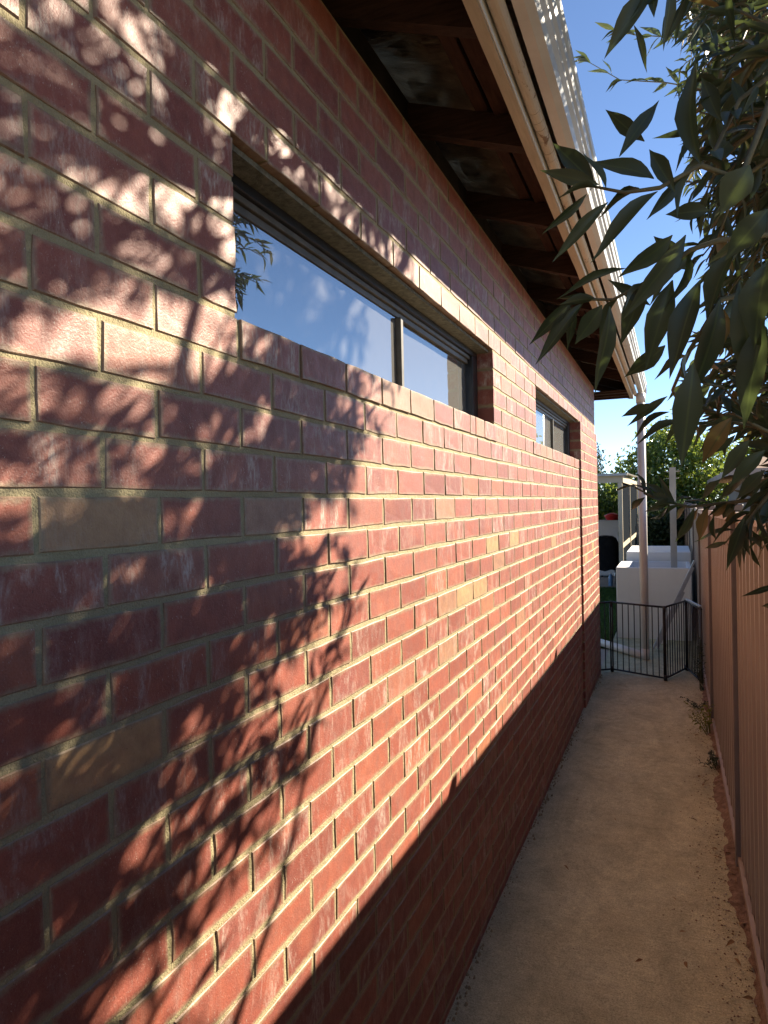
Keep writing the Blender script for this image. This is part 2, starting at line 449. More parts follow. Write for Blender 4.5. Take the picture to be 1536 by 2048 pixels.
M['red'] = simple('red_plastic', (0.55, 0.02, 0.02), (0.62, 0.03, 0.03), 3, 0.4, 0.5, 0, 0)
M['cover'] = simple('black_cover_cloth', (0.008, 0.008, 0.01), (0.016, 0.016, 0.018), 8, 0.8, 0.2, 0, 0.5, 14, 0.03)
M['bottle'] = simple('pale_blue_plastic', (0.16, 0.27, 0.42), (0.22, 0.34, 0.5), 8, 0.25, 0.5, 0, 0)
M['tile'] = simple('tan_roof_tile', (0.32, 0.22, 0.16), (0.42, 0.30, 0.22), 9, 0.85, 0.2, 0, 0.3)
M['plaster'] = simple('cream_plaster', (0.55, 0.5, 0.42), (0.62, 0.57, 0.48), 3, 0.85, 0.2, 0, 0.1)

def leaf_material(name, lo, mid, hi, trans, gloss=0.42, tfac=0.32, odd=None):
    m = NT(name)
    g = m.n('NewGeometry'); oi = m.n('ObjectInfo')
    r = m.math('FRACT', m.math('ADD', g.outputs['Random Per Island'], oi.outputs['Random']))
    st = [(0.0, lo), (0.5, mid), (0.9, hi)]
    if odd: st += [(0.955, hi), (0.97, odd)]
    c = m.ramp(r, st)
    ob = m.n('SeparateXYZ'); m.l(m.obj(), ob.inputs[0])
    c = m.mix(m.ramp(m.math('ABSOLUTE', ob.outputs[0]), [(0.02, 0.6), (0.05, 0.0)]), c, m.mix(0.5, hi, trans))
    m.base(c); m.set(rough=gloss, spec=0.5)
    tl = m.n('BsdfTranslucent'); m.l(m.mix(0.65, c, trans), tl.inputs['Color'])
    mx = m.n('MixShader'); mx.inputs[0].default_value = tfac
    m.l(m.bsdf.outputs[0], mx.inputs[1]); m.l(tl.outputs[0], mx.inputs[2])
    m.l(mx.outputs[0], m.out.inputs['Surface'])
    return m.mat
M['leaf'] = leaf_material('olive_leaf', (0.024, 0.039, 0.022), (0.038, 0.057, 0.032), (0.062, 0.083, 0.046), (0.12, 0.16, 0.04), 0.42, 0.22, (0.24, 0.15, 0.05))
M['leaf_far'] = leaf_material('glossy_green_leaf', (0.045, 0.085, 0.018), (0.08, 0.135, 0.028), (0.14, 0.20, 0.045), (0.30, 0.38, 0.05), 0.22, 0.35, (0.30, 0.30, 0.05))
M['leaf_dark'] = leaf_material('dark_green_leaf', (0.022, 0.045, 0.016), (0.035, 0.065, 0.022), (0.055, 0.09, 0.03), (0.08, 0.13, 0.03), 0.45, 0.25)
M['needle'] = leaf_material('conifer_needle', (0.02, 0.04, 0.018), (0.03, 0.055, 0.025), (0.045, 0.075, 0.03), (0.06, 0.09, 0.03), 0.6, 0.15)
M['dry'] = simple('dry_leaf', (0.22, 0.13, 0.06), (0.36, 0.23, 0.11), 30, 0.8, 0.2, 0, 0.2)
M['weed'] = leaf_material('weed_leaf', (0.12, 0.15, 0.02), (0.18, 0.2, 0.03), (0.24, 0.24, 0.04), (0.3, 0.3, 0.05), 0.6, 0.3)
M['weed_dark'] = leaf_material('dark_weed_leaf', (0.04, 0.055, 0.03), (0.06, 0.075, 0.04), (0.08, 0.10, 0.05), (0.1, 0.12, 0.05), 0.6, 0.3)
M['bark'] = simple('grey_bark', (0.09, 0.065, 0.045), (0.18, 0.14, 0.10), 20, 0.9, 0.2, 0, 0.8, 60, 0.01, (1, 1, 0.3))
M['twig'] = simple('green_brown_twig', (0.10, 0.085, 0.045), (0.17, 0.15, 0.08), 30, 0.7, 0.3, 0, 0.3)

# ------------------------------------------------------------------ ground, path, paving, lawn
def gz(y):
    """the path falls a little towards the back garden"""
    return 0.10 - 0.0108 * (min(max(y, -3.0), 8.5) - 2.4)

mb = MB()
mb.add([(-400, -400, -0.12), (400, -400, -0.12), (400, 900, -0.12), (-400, 900, -0.12)], [(0, 1, 2, 3)])
tag(mb.build('ground', M['ground']), kind='structure')

FX = 0.272            # face line of the fence on the path side
mb = MB()
xs = [-0.775, -0.70, -0.55, -0.35, -0.15, 0.05, 0.15, 0.24, 0.34]
ys = [-3 + 0.12 * i for i in range(117)]
vv = []
for y in ys:
    for i, x in enumerate(xs):
        e = 0.006 * math.sin(x * 5 + y * 1.7) + 0.004 * math.sin(y * 4.1 + x * 9)
        if i == 0: e += 0.010 + 0.003 * math.sin(y * 11)
        vv.append((x, y, gz(y) + e * (0.6 if y < 8.4 else 0.3)))
n = len(xs)
mb.sm = True
mb.add(vv, [(r * n + i, r * n + i + 1, (r + 1) * n + i + 1, (r + 1) * n + i) for r in range(len(ys) - 1) for i in range(n - 1)])
tag(mb.build('path', M['path']), kind='structure')

mb = MB()
mb.box(-0.785, 0.9, 11.05, 30, -0.3, 0.022)
mb.box(-9, -0.786, 16.2, 30, -0.3, 0.022)
mb.box(-4, -0.776, 8.02, 9.44, -0.3, 0.024)
tag(mb.build('paving', M['paving']), kind='structure')
mb = MB()
mb.box(-9, -0.79, 9.45, 16.19, -0.3, 0.02)
tag(mb.build('lawn', M['lawn_base']), kind='structure')
mb = MB()
g = random.Random(3)
for i in range(14000):
    x = -0.80 - abs(g.gauss(0, 0.8)); y = g.uniform(9.48, 16.15)
    if x < -3: continue
    a = g.uniform(0, 6.28); h = g.uniform(0.025, 0.055); w = 0.004
    dx, dy = math.cos(a), math.sin(a); l = g.uniform(0.005, 0.03)
    mb.add([(x - dy * w, y + dx * w, 0.018), (x + dy * w, y - dx * w, 0.018), (x + dx * l, y + dy * l, 0.02 + h)], [(0, 1, 2)])
o = mb.build('grass', M['grass'])
tag(o, 'short green grass on the lawn behind the house corner', 'grass', kind='stuff')

# soil heaped loosely along the foot of the fence
mb = MB(); mb.sm = True
ys = [-1 + 0.05 * i for i in range(190)]
g = random.Random(11)
prof = []
for y in ys:
    w = 0.045 + 0.02 * math.sin(y * 1.9) + 0.02 * math.sin(y * 5.3 + 1) + g.uniform(-.02, .02)
    if y > 5.5: w *= 0.75
    h = 0.022 + 0.010 * math.sin(y * 3.1) + g.uniform(-0.004, 0.004)
    prof.append([(FX + 0.09, gz(y) + h * 1.3), (FX - 0.01, gz(y) + h + g.uniform(-.003, .003)), (FX - w * 0.5, gz(y) + h * 0.55 + g.uniform(-.003, .003)), (FX - w, gz(y) - 0.004)])
mb.add([(x, y, z) for y, pr in zip(ys, prof) for x, z in pr],
       [(r * 4 + i + 1, r * 4 + i, (r + 1) * 4 + i, (r + 1) * 4 + i + 1) for r in range(len(ys) - 1) for i in range(3)])
tag(mb.build('soil', M['soil']), kind='structure')

# ------------------------------------------------------------------ the brick house
house = empty('brick_house', (WX - 0.05, 4.0, 0.05))
tag(house, 'red brick house with two slot windows and open timber eaves along the path', 'house')
def zj(k): return ZJ0 - COURSE * k
W1 = (1.162, 3.285); W2 = (4.400, 6.545)
ZS, ZH = zj(-4), zj(-8)          # sill and head of both windows
YA, YE = -0.45, 8.0
TOPK, BOTK = -14, 23
STEP = 0.018                     # the last stretch of wall beyond the control joint stands proud
RX = WX - 0.0026                 # mortar face
BX = WX - 0.105                  # back of the outer leaf

mb = MB()
def mort(y0, y1, z0, z1, x1=RX): mb.box(BX, x1, y0, y1, z0, z1)
e = 0.004
zt, zb = zj(TOPK), -0.15
mort(YA - 0.3, W1[0] - e, zb, zt)
mort(W1[0] - e, W1[1] + e, zb, ZS - e - 0.004)
mort(W1[0] - e, W1[1] + e, ZH + e + 0.004, zt)
mort(W1[1] + e, W2[0] - e, zb, zt)
mort(W2[0] - e, W2[1] - 0.002, zb, ZS - e - 0.004)
mort(W2[0] - e, W2[1] + e, ZH + e + 0.004, zt)
mort(W2[1] + e, YE - 0.004, ZH - 0.0005, zt)
mort(W2[1] + e, YE - 0.004 + STEP * 0, zb, ZH - 0.001, RX + STEP)
wall = mb.build('wall', M['mortar'], house)

def proj_area(x, y, z, w, h):
    v = Vector((x, y, z)) - CAM
    D = v.dot(CF)
    if D < 0.1: return 0
    px = 768 + 1420 * v.dot(CR) / D; py = 1024 - 1420 * v.dot(CU) / D
    if px < -60 or px > 1600 or py < -60 or py > 2110: return 0
    return w * h * (-WX) / (v.length ** 3)

def brick_geo(L, H, g, hi=True):
    """front face at x=0, centred on y,z; slightly uneven arrises"""
    j = 0.0016
    if hi:
        P = [(-L / 2, -H / 2), (-L / 6, -H / 2), (L / 5, -H / 2), (L / 2, -H / 2), (L / 2, 0), (L / 2, H / 2), (L / 6, H / 2), (-L / 5, H / 2), (-L / 2, H / 2), (-L / 2, 0.004)]
    else:
        P = [(-L / 2, -H / 2), (L / 2, -H / 2), (L / 2, H / 2), (-L / 2, H / 2)]
    P = [(a + g.uniform(-j, j), b + g.uniform(-j, j)) for a, b in P]
    n = len(P)
    c = [g.uniform(0.0008, 0.0026) for _ in P]
    v = []
    for (a, b), q in zip(P, c):
        sa = 1 if a > L / 2 - 0.01 else (-1 if a < -L / 2 + 0.01 else 0); sb = 1 if b > H / 2 - 0.01 else (-1 if b < -H / 2 + 0.01 else 0)
        v.append((g.uniform(-0.0006, 0.0006), a - sa * q, b - sb * q))
    v += [(-c[i] * 0.9, a, b) for i, (a, b) in enumerate(P)]
    v += [(-0.104, a, b) for a, b in P]
    f = [tuple(range(n))]
    for r in (0, 1):
        for i in range(n):
            k = (i + 1) % n
            f.append((r * n + i, (r + 1) * n + i, (r + 1) * n + k, r * n + k))
    return v, f

g = random.Random(21)
FULL = []
for mk in ('brick', 'tan', 'mid'):
    for i in range(8 if mk == 'brick' else 2):
        b = MB(); v, f = brick_geo(0.2300, 0.0757, g); b.add(v, f)
        FULL.append((mk, b.mesh('brick', M[mk])))
FULLS = {mk: [me for k, me in FULL if k == mk] for mk in ('brick', 'tan', 'mid')}
tan_pts = [(0.807, 1.90), (0.807, 1.56), (2.70, 1.57), (2.94, 1.577), (3.16, 1.741), (3.64, 1.74), (5.06, 1.651), (7.30, 1.456), (7.55, 1.40), (6.86, 1.414)]
mid_pts = [(2.456, 1.582), (3.295, 1.663), (2.899, 0.841), (3.169, 0.817), (1.348, 1.914), (1.939, 2.247), (2.60, 1.925), (2.15, 2.247), (4.6, 2.247), (4.85, 2.247), (5.6, 2.247), (2.42, 1.40), (3.9, 1.31)]
bricks = []
JT = 0.0098
for r in range(TOPK, BOTK):
    z = (zj(r) + zj(r + 1)) / 2
    if -8 <= r <= -5: segs = [(YA, W1[0], False, True, 0), (W1[1], W2[0], True, True, 0), (W2[1], YE, True, True, STEP)]
    elif r > -5: segs = [(YA, W2[1] - 0.004, False, False, 0), (W2[1], YE, True, True, STEP)]
    else: segs = [(YA, YE, False, True, 0)]
    off = Y0 + (0.12 if r % 2 else 0.0)
    for (a, b, ca, cb, stp) in segs:
        k = math.floor((a - off) / 0.24)
        cuts = []
        while True:
            p0 = off + 0.24 * k; p1 = p0 + 0.24; k += 1
            if p0 >= b: break
            q0 = max(p0 + JT / 2, a); q1 = min(p1 - JT / 2, b)
            if q1 - q0 > 0.012: cuts.append([q0, q1])
        # no slivers: melt them into the neighbour
        if len(cuts) > 1 and cuts[0][1] - cuts[0][0] < 0.045: cuts[1][0] = cuts[0][0]; cuts.pop(0)
        if len(cuts) > 1 and cuts[-1][1] - cuts[-1][0] < 0.045: cuts[-2][1] = cuts[-1][1]; cuts.pop()
        if r == -4:   # irregular cut bricks under both sills
            out = []
            for q0, q1 in cuts:
                if W1[0] < (q0 + q1) / 2 < W1[1] and g.random() < 0.35 and q1 - q0 > 0.2:
                    c = q0 + (q1 - q0) * g.uniform(0.35, 0.65); out += [[q0, c - JT / 2], [c + JT / 2, q1]]
                else: out.append([q0, q1])
            cuts = out
        for q0, q1 in cuts:
            L = q1 - q0; y = (q0 + q1) / 2
            mk = 'brick'
            for ty, tz in tan_pts:
                if q0 < ty < q1 and abs(z - tz) < 0.043: mk = 'tan'
            for ty, tz in mid_pts:
                if q0 < ty < q1 and abs(z - tz) < 0.043: mk = 'mid'
            if mk == 'brick' and y > 2 and g.random() < 0.012: mk = 'mid'
            x = WX + stp + max(-0.0008, min(0.0012, g.gauss(0, 0.0005))) + (0.003 if r == -4 and (W1[0] < y < W1[1] or W2[0] < y < W2[1]) else 0)
            bricks.append([proj_area(x, y, z, L, 0.075), x, y, z + g.gauss(0, 0.0005), L, mk])
bricks.sort(key=lambda t: -t[0])
for i, (A, x, y, z, L, mk) in enumerate(bricks[:300]):
    if abs(L - 0.2302) < 0.0015: me = g.choice(FULLS[mk])
    else:
        b = MB(); v, f = brick_geo(L, 0.0757, g); b.add(v, f); me = b.mesh('brick', M[mk])
    o = link('brick', me, wall)
    o.location = (x, y, z)
    o.rotation_euler = (g.gauss(0, 0.003), g.gauss(0, 0.006), g.gauss(0, 0.002))
mb = MB()
keys = ['brick', 'tan', 'mid']
for (A, x, y, z, L, mk) in bricks[300:]:
    v, f = brick_geo(L, 0.0757, g, hi=False)
    mb.m = keys.index(mk)
    t = g.gauss(0, 0.006); t2 = g.gauss(0, 0.002)
    mb.add([(x + a + t2 * b, y + b, z + c + t * 0.3 * b) for a, b, c in v], f)
mb.build('brickwork', [M[k] for k in keys], wall, kind='stuff')

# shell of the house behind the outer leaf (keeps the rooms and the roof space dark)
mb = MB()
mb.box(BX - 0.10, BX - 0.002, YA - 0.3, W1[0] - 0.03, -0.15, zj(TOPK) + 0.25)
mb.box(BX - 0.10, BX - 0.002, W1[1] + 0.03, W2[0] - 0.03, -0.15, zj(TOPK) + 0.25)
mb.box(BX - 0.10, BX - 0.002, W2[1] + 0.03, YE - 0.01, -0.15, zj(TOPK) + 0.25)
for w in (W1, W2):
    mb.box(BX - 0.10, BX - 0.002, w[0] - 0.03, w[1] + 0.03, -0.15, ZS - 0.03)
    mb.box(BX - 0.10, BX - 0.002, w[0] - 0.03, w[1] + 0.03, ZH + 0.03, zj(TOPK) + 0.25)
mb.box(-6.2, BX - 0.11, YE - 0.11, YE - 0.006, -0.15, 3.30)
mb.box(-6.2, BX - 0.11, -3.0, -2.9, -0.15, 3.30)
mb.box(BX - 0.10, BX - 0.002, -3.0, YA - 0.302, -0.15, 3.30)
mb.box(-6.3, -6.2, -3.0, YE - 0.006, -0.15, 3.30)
mb.build('inner_leaf', M['painted_shade'], house)
mb = MB(); mb.box(-6.19, BX - 0.12, -2.89, YE - 0.12, 2.74, 2.78)
mb.build('room_ceiling', M['room'], house)

# windows
def window(w, split, name):
    fr = empty('window', (BX, (w[0] + w[1]) / 2, ZS)); fr.parent = house
    fr.matrix_parent_inverse = house.matrix_basis.inverted()
    # dark outer frame
    x0, x1 = -0.905, -0.845
    m_ = MB(); t = 0.045
    a, b = w[0] - 0.012, w[1] + 0.012; zs, zh = ZS - 0.01, ZH + 0.012
    m_.box(x0, x1, a, b, zh - t, zh, 0.002); m_.box(x0, x1, a, b, zs, zs + 0.03, 0.002)
    m_.box(x0, x1, a, a + t, zs + 0.0302, zh - t - 0.0002, 0.002); m_.box(x0, x1, b - t - 0.05, b, zs + 0.0302, zh - t - 0.0002, 0.002)
    m_.build('frame', M['frame'], fr)
    m_ = MB()
    m_.box(x0 + 0.004, x1 - 0.012, a + t, b - t - 0.05, zh - t - 0.016, zh - t - 0.0005, 0.0015)
    m_.box(x0 + 0.004, x1 - 0.022, a + t, b - t - 0.05, zh - t - 0.036, zh - t - 0.0165, 0.0015)
    m_.build('head_bead', M['bead'], fr)
    m_ = MB(); m_.box(x0 + 0.002, x1 - 0.008, split - 0.012, split + 0.012, zs + 0.0302, zh - t - 0.037, 0.002)
    m_.build('mullion', M['bead'], fr)
    for (p, q, gx) in ((a + t, split - 0.0155, -0.872), (split + 0.0155, b - t - 0.05, -0.880)):
        m_ = MB(); m_.box(gx - 0.005, gx, p, q, zs + 0.0303, zh - t - 0.0372)
        m_.build('pane', M['glass'], fr)
    # plastered steel lintel under the brick course over the opening
    m_ = MB(); m_.box(BX + 0.002, WX - 0.022, w[0] + 0.002, w[1] - 0.002, ZH - 0.009, ZH + 0.003)
    m_.build('lintel', M['lintel'], fr)
    # folds of a curtain at the far end of the room side
    m_ = MB(); pts = []
    nn = 40
    for i in range(nn + 1):
        y = w[1] - 0.42 + 0.36 * i / nn
        pts.append((-0.985 + 0.014 * math.sin(i * 1.3), y))
    v = [(x, y, z) for z in (ZS - 0.35, ZH + 0.02) for x, y in pts] + [(x - 0.003, y, z) for z in (ZS - 0.35, ZH + 0.02) for x, y in pts]
    k = nn + 1
    f = [(i, i + 1, k + i + 1, k + i) for i in range(nn)] + [(2 * k + i + 1, 2 * k + i, 3 * k + i, 3 * k + i + 1) for i in range(nn)]
    m_.sm = True; m_.add(v, f); m_.build('curtain', M['curtain'], fr)
    return fr
window(W1, 2.30, 'w')
window(W2, 5.65, 'w')

# ------------------------------------------------------------------ eaves
RP = math.tan(R(19))                        # roof pitch
EY0, EY1 = -1.0, 8.96
g = random.Random(5)
def zr(x, z0=3.135): return z0 + (-0.43 - x) * RP       # underside of rafters
for ry in (-0.4, 0.34, 1.07, 1.80, 2.47, 3.27, 4.02, 4.78, 5.52, 6.28, 7.02, 7.75, 8.45, 8.90):
    t = 0.048; yy = ry + g.uniform(-.01, .01); sk = g.uniform(-.012, .012)
    mb = MB()
    d = 0.105
    xa, xb = -0.447, -2.6
    v = []
    for s, xx in ((0, xa), (1, -1.2), (2, xb)):
        for dy, dz in ((0, 0), (t, 0), (t, d), (0, d)):
            v.append((xx, yy + dy + sk * s, zr(xx) + dz + g.uniform(-.003, .003)))
    f = [(0, 1, 2, 3), (11, 10, 9, 8)]
    for s in (0, 1):
        for i in range(4):
            j = (i + 1) % 4
            f.append((s * 4 + i, (s + 1) * 4 + i, (s + 1) * 4 + j, s * 4 + j))
    mb.add(v, f); mb.build('rafter', M['rafter'], house)
for bx, w in ((-0.52, 0.07), (-0.60, 0.045), (-1.15, 0.05), (-1.75, 0.05)):
    zz = zr(bx) + 0.1075
    mb = MB(); mb.box(bx - w / 2, bx + w / 2, EY0, EY1 - 0.01, zz + 0.004, zz + 0.036, 0.002)
    mb.build('batten', M['batten'], house)
# sarking foil sagging between the rafters, on the battens
mb = MB(); mb.sm = True
nx, ny = 26, 260
v = []
for i in range(nx + 1):
    x = -0.56 - 1.9 * i / nx
    for j in range(ny + 1):
        y = EY0 + (EY1 - 0.03 - EY0) * j / ny
        s = 0.010 * math.sin(x * 31 + 2 * math.sin(y * 5)) * math.sin(y * 8.3) + 0.006 * math.sin(y * 37 + x * 20)
        v.append((x, y, zr(x) + 0.152 + s))
mb.add(v, [(i * (ny + 1) + j, i * (ny + 1) + j + 1, (i + 1) * (ny + 1) + j + 1, (i + 1) * (ny + 1) + j) for i in range(nx) for j in range(ny)])
mb.build('sarking', M['foil'], house)
# fascia: raw timber underside, flaking paint on the face
mb = MB(); mb.extrude([(-0.445, 3.120), (-0.412, 3.120), (-0.412, 3.27), (-0.445, 3.27)], EY0, EY1, segs=60)
vv = []
for i, (x, y, z) in enumerate(mb.v):
    vv.append((x + g.uniform(-.0012, .0012), y, z + g.uniform(-.0015, .0015)))
mb.v = vv
mb.m = 1
mb.box(-0.4115, -0.4085, EY0, EY1, 3.124, 3.262)
mb.build('fascia_board', [M['fascia'], M['fascia_paint']], house)
# rounded moulding under the gutter, cracked in places
segy = [EY0, 1.2, 2.28, 2.34, 2.39, 2.47, 2.56, 2.62, 3.6, 5.2, 7.0, EY1 - 0.02]
for s0, s1 in zip(segy[:-1], segy[1:]):
    prof = []
    cx, cz, rr = -0.386, 3.165, 0.021
    for k in range(11):
        an = -2.5 + 3.6 * k / 10
        prof.append((cx + rr * math.cos(an), cz + rr * math.sin(an)))
    mb = MB(); mb.extrude(prof, s0 + 0.0015, s1 - 0.0015, segs=2)
    mb.build('moulding', M['mould'], house)
# gutter
gp = [(-0.352, 3.172), (-0.322, 3.170), (-0.300, 3.178), (-0.293, 3.200), (-0.281, 3.212), (-0.279, 3.222), (-0.270, 3.230), (-0.266, 3.250), (-0.272, 3.262), (-0.262, 3.270), (-0.258, 3.284), (-0.270, 3.287),
      (-0.273, 3.282), (-0.268, 3.272), (-0.278, 3.263), (-0.272, 3.250), (-0.276, 3.234), (-0.286, 3.224), (-0.288, 3.214), (-0.300, 3.203), (-0.306, 3.183), (-0.323, 3.175), (-0.349, 3.177), (-0.349, 3.28), (-0.352, 3.28)]
mb = MB(); mb.extrude(gp, EY0, EY1 + 0.02, segs=8)
mb.build('gutter', M['gutter'], house)
for yj in (0.2, 3.05, 6.1):
    mb = MB(); mb.extrude([(x + (0.0016 if x > -0.335 else 0), z - 0.0016) for x, z in gp[:12]] + [(x + 0.0006, z - 0.0004) for x, z in gp[:12]][::-1], yj, yj + 0.035)
    mb.build('gutter_joint', M['gutter'], house)
mb = MB(); mb.box(-0.3518, -0.262, EY1 + 0.0205, EY1 + 0.023, 3.172, 3.285)
mb.build('gutter_end_cap', M['gutter'], house)
for yb in (0.9, 2.1, 3.3, 4.5, 5.7, 6.9, 8.1):
    mb = MB(); mb.obox((-0.35, yb, 3.276), (-0.268, yb, 3.280), 0.018, 0.002); mb.build('gutter_bracket', M['gutter'], house)
# corrugated roof sheet
mb = MB(); mb.sm = True
pr = []
y = EY0; i = 0
while y < EY1 + 0.05:
    pr.append((y, 0.0085 * math.sin(2 * math.pi * y / 0.076))); y += 0.0095
xs_ = [-0.305, -0.8, -2.0, -3.6]
def ztop(x): return zr(x) + 0.172
v = [(x, y, ztop(x) + h) for x in xs_ for y, h in pr] + [(x, y, ztop(x) + h - 0.0015) for x in xs_ for y, h in pr]
k = len(pr); f = []
for s in range(len(xs_) - 1):
    for j in range(k - 1):
        f.append((s * k + j, (s + 1) * k + j, (s + 1) * k + j + 1, s * k + j + 1))
o_ = len(xs_) * k
for j in range(k - 1): f.append((j, j + 1, o_ + j + 1, o_ + j))
mb.add(v, f)
mb.build('roof_sheet', M['roof'], house)
mb = MB()
mb.add([(-3.6, EY0, ztop(-3.6)), (-3.6, EY1, ztop(-3.6)), (-6.9, EY1, 3.1), (-6.9, EY0, 3.1), (-3.6, EY0, ztop(-3.6) - .02), (-3.6, EY1, ztop(-3.6) - .02), (-6.9, EY1, 3.08), (-6.9, EY0, 3.08)],
       [(0, 3, 2, 1), (4, 5, 6, 7), (0, 1, 5, 4), (2, 3, 7, 6), (1, 2, 6, 5), (0, 4, 7, 3)])
mb.build('roof_slope', M['roof'], house)
# verge board closing the roof end
mb = MB()
mb.add([(-0.447, EY1 - 0.03, 3.12), (-3.6, EY1 - 0.03, zr(-3.6) - 0.01), (-3.6, EY1 - 0.03, zr(-3.6) + 0.165), (-0.447, EY1 - 0.03, 3.285),
        (-0.447, EY1 - 0.002, 3.12), (-3.6, EY1 - 0.002, zr(-3.6) - 0.01), (-3.6, EY1 - 0.002, zr(-3.6) + 0.165), (-0.447, EY1 - 0.002, 3.285)],
       [(0, 1, 2, 3), (7, 6, 5, 4), (0, 4, 5, 1), (3, 2, 6, 7), (0, 3, 7, 4), (1, 5, 6, 2)])
mb.build('verge_board', M['rafter'], house)
# soffit lining over the return beyond the corner
mb = MB(); mb.box(-3.2, -0.447, 8.25, 8.92, 3.128, 3.134)
for k in range(3): mb.box(-3.2, -0.447, 8.30 + 0.22 * k, 8.33 + 0.22 * k, 3.110, 3.1279)
mb.build('soffit_lining', M['rafter'], house)
# downpipe at the corner of the gutter
px, py = -0.328, 8.88
mb = MB(); mb.tube([(px, py, 0.05), (px, py, 1.6), (px, py, 3.172)], 0.047, 20)
dp = mb.build('downpipe', M['pipe'], house)
mb = MB(); mb.tube([(px, py, 3.06), (px, py, 3.165)], 0.052, 20); mb.build('pipe_collar', M['pipe'], dp)
mb = MB(); mb.tube([(px, py, 0.04), (px, py, 0.17)], 0.052, 20); mb.build('pipe_shoe', M['pipe'], dp)
mb = MB(); mb.tube([(px - 0.03, py + 0.02, 0.082), (-0.62, 9.22, 0.084), (-1.25, 9.95, 0.088)], 0.046, 16)
tag(mb.build('drain_pipe', M['white_pipe']), 'white plastic drain pipe lying on the ground from the foot of the downpipe', 'pipe')

# ------------------------------------------------------------------ steel fence
fence = empty('steel_fence', (FX, 4.0, gz(4)))
tag(fence, 'brown ribbed steel panel fence along the right side of the concrete path', 'fence')
posts = [1.42 + 2.48 * i for i in range(-1, 9)]
def ftop(y): return gz(y) + 1.755 if y < 8.5 else gz(8.5) + 1.755
def fbot(y): return gz(y) + 0.035
for y in posts:
    mb = MB()
    # rolled channel post: face proud of the sheets
    mb.box(FX - 0.012, FX + 0.045, y - 0.026, y + 0.026, gz(y) - 0.05, ftop(y) + 0.012, 0.003)
    po = mb.build('post', M['post'], fence)
    mb = MB(); mb.box(FX - 0.017, FX + 0.05, y - 0.031, y + 0.031, ftop(y) + 0.0125, ftop(y) + 0.05, 0.006)
    mb.build('post_cap', M['post'], po)
for y0, y1 in zip(posts[:-1], posts[1:]):
    a, b = y0 + 0.027, y1 - 0.027
    # sheet profile: broad pans with narrow standing ribs
    prof = []
    y = a; per = (b - a) / 15
    for i in range(15):
        q = a + per * i
        prof += [(0.034, q), (0.034, q + per - 0.058), (0.010, q + per - 0.044), (0.010, q + per - 0.020), (0.034, q + per - 0.006)]
    prof.append((0.034, b))
    k = len(prof)
    za, zb_ = fbot(y0), fbot(y1)
    mb = MB()
    v = []
    for dx in (0, 0.0025):
        for top in (0, 1):
            for x, y in prof:
                z = (ftop(y) - 0.02) if top else gz(y) - 0.03
                v.append((FX + x + dx, y, z))
    f = [(i, i + 1, k + i + 1, k + i) for i in range(k - 1)] + [(2 * k + i + 1, 2 * k + i, 3 * k + i, 3 * k + i + 1) for i in range(k - 1)]
    f += [(i + 1, i, 2 * k + i, 2 * k + i + 1) for i in range(k - 1)] + [(k + i, k + i + 1, 3 * k + i + 1, 3 * k + i) for i in range(k - 1)]
    mb.add(v, f)
    mb.build('sheet', M['fence'], fence)
    for nm, fn, h, w in (('bottom_rail', lambda y: fbot(y) + 0.012, 0.034, 0.018), ('top_rail', lambda y: ftop(y) - 0.012, 0.045, 0.05)):
        mb = MB(); mb.obox((FX + 0.006 if nm[0] == 'b' else FX + 0.02, a, fn(a)), (FX + 0.006 if nm[0] == 'b' else FX + 0.02, b, fn(b)), w, h)
        mb.build(nm, M['rail'], fence)

# ------------------------------------------------------------------ folding black safety gate
gpts = [(-0.772, 8.05), (-0.645, 8.14), (-0.097, 7.87), (0.115, 8.42), (0.250, 7.80)]
gate = empty('safety_gate', (-0.2, 8.1, gz(8.1)))
tag(gate, 'black metal folding safety gate with thin vertical bars across the path', 'gate')
gb = gz(8.1) + 0.03; gt = gb + 0.735
barmesh = MB().tube([(0, 0, gb + 0.008), (0, 0, gt - 0.008)], 0.0058, 6).mesh('bar', M['gate'])
for i, ((xa, ya), (xb, yb)) in enumerate(zip(gpts[:-1], gpts[1:])):
    a = Vector((xa, ya, 0)); b = Vector((xb, yb, 0)); L = (b - a).length
    mb = MB()
    mb.tube([a + Vector((0, 0, gt)), b + Vector((0, 0, gt))], 0.0105, 8)
    mb.tube([a + Vector((0, 0, gb)), b + Vector((0, 0, gb))], 0.010, 8)
    d = (b - a).normalized()
    for e in (a + d * 0.012, b - d * 0.012): mb.tube([e + Vector((0, 0, gb)), e + Vector((0, 0, gt))], 0.0085, 8)
    pn = mb.build('gate_panel', M['gate'], gate)
    k = max(2, int(round(L / 0.066)))
    for j in range(1, k):
        o = link('bar', barmesh, pn); o.location = a + (b - a) * (j / k)
for (x, y) in gpts[1:4]:
    for z0, z1 in ((gb - 0.028, gb + 0.03), (gt - 0.05, gt + 0.012)):
        mb = MB(); mb.tube([(x, y, z0), (x, y, z1)], 0.016 if z0 > gb else 0.019, 10)
        mb.build('hinge_joint', M['gate'], gate)
mb = MB()
mb.obox((0.118, 8.40, gt + 0.02), (0.245, 7.86, gt + 0.02), 0.022, 0.014); mb.build('latch_bar', M['alu'], gate)

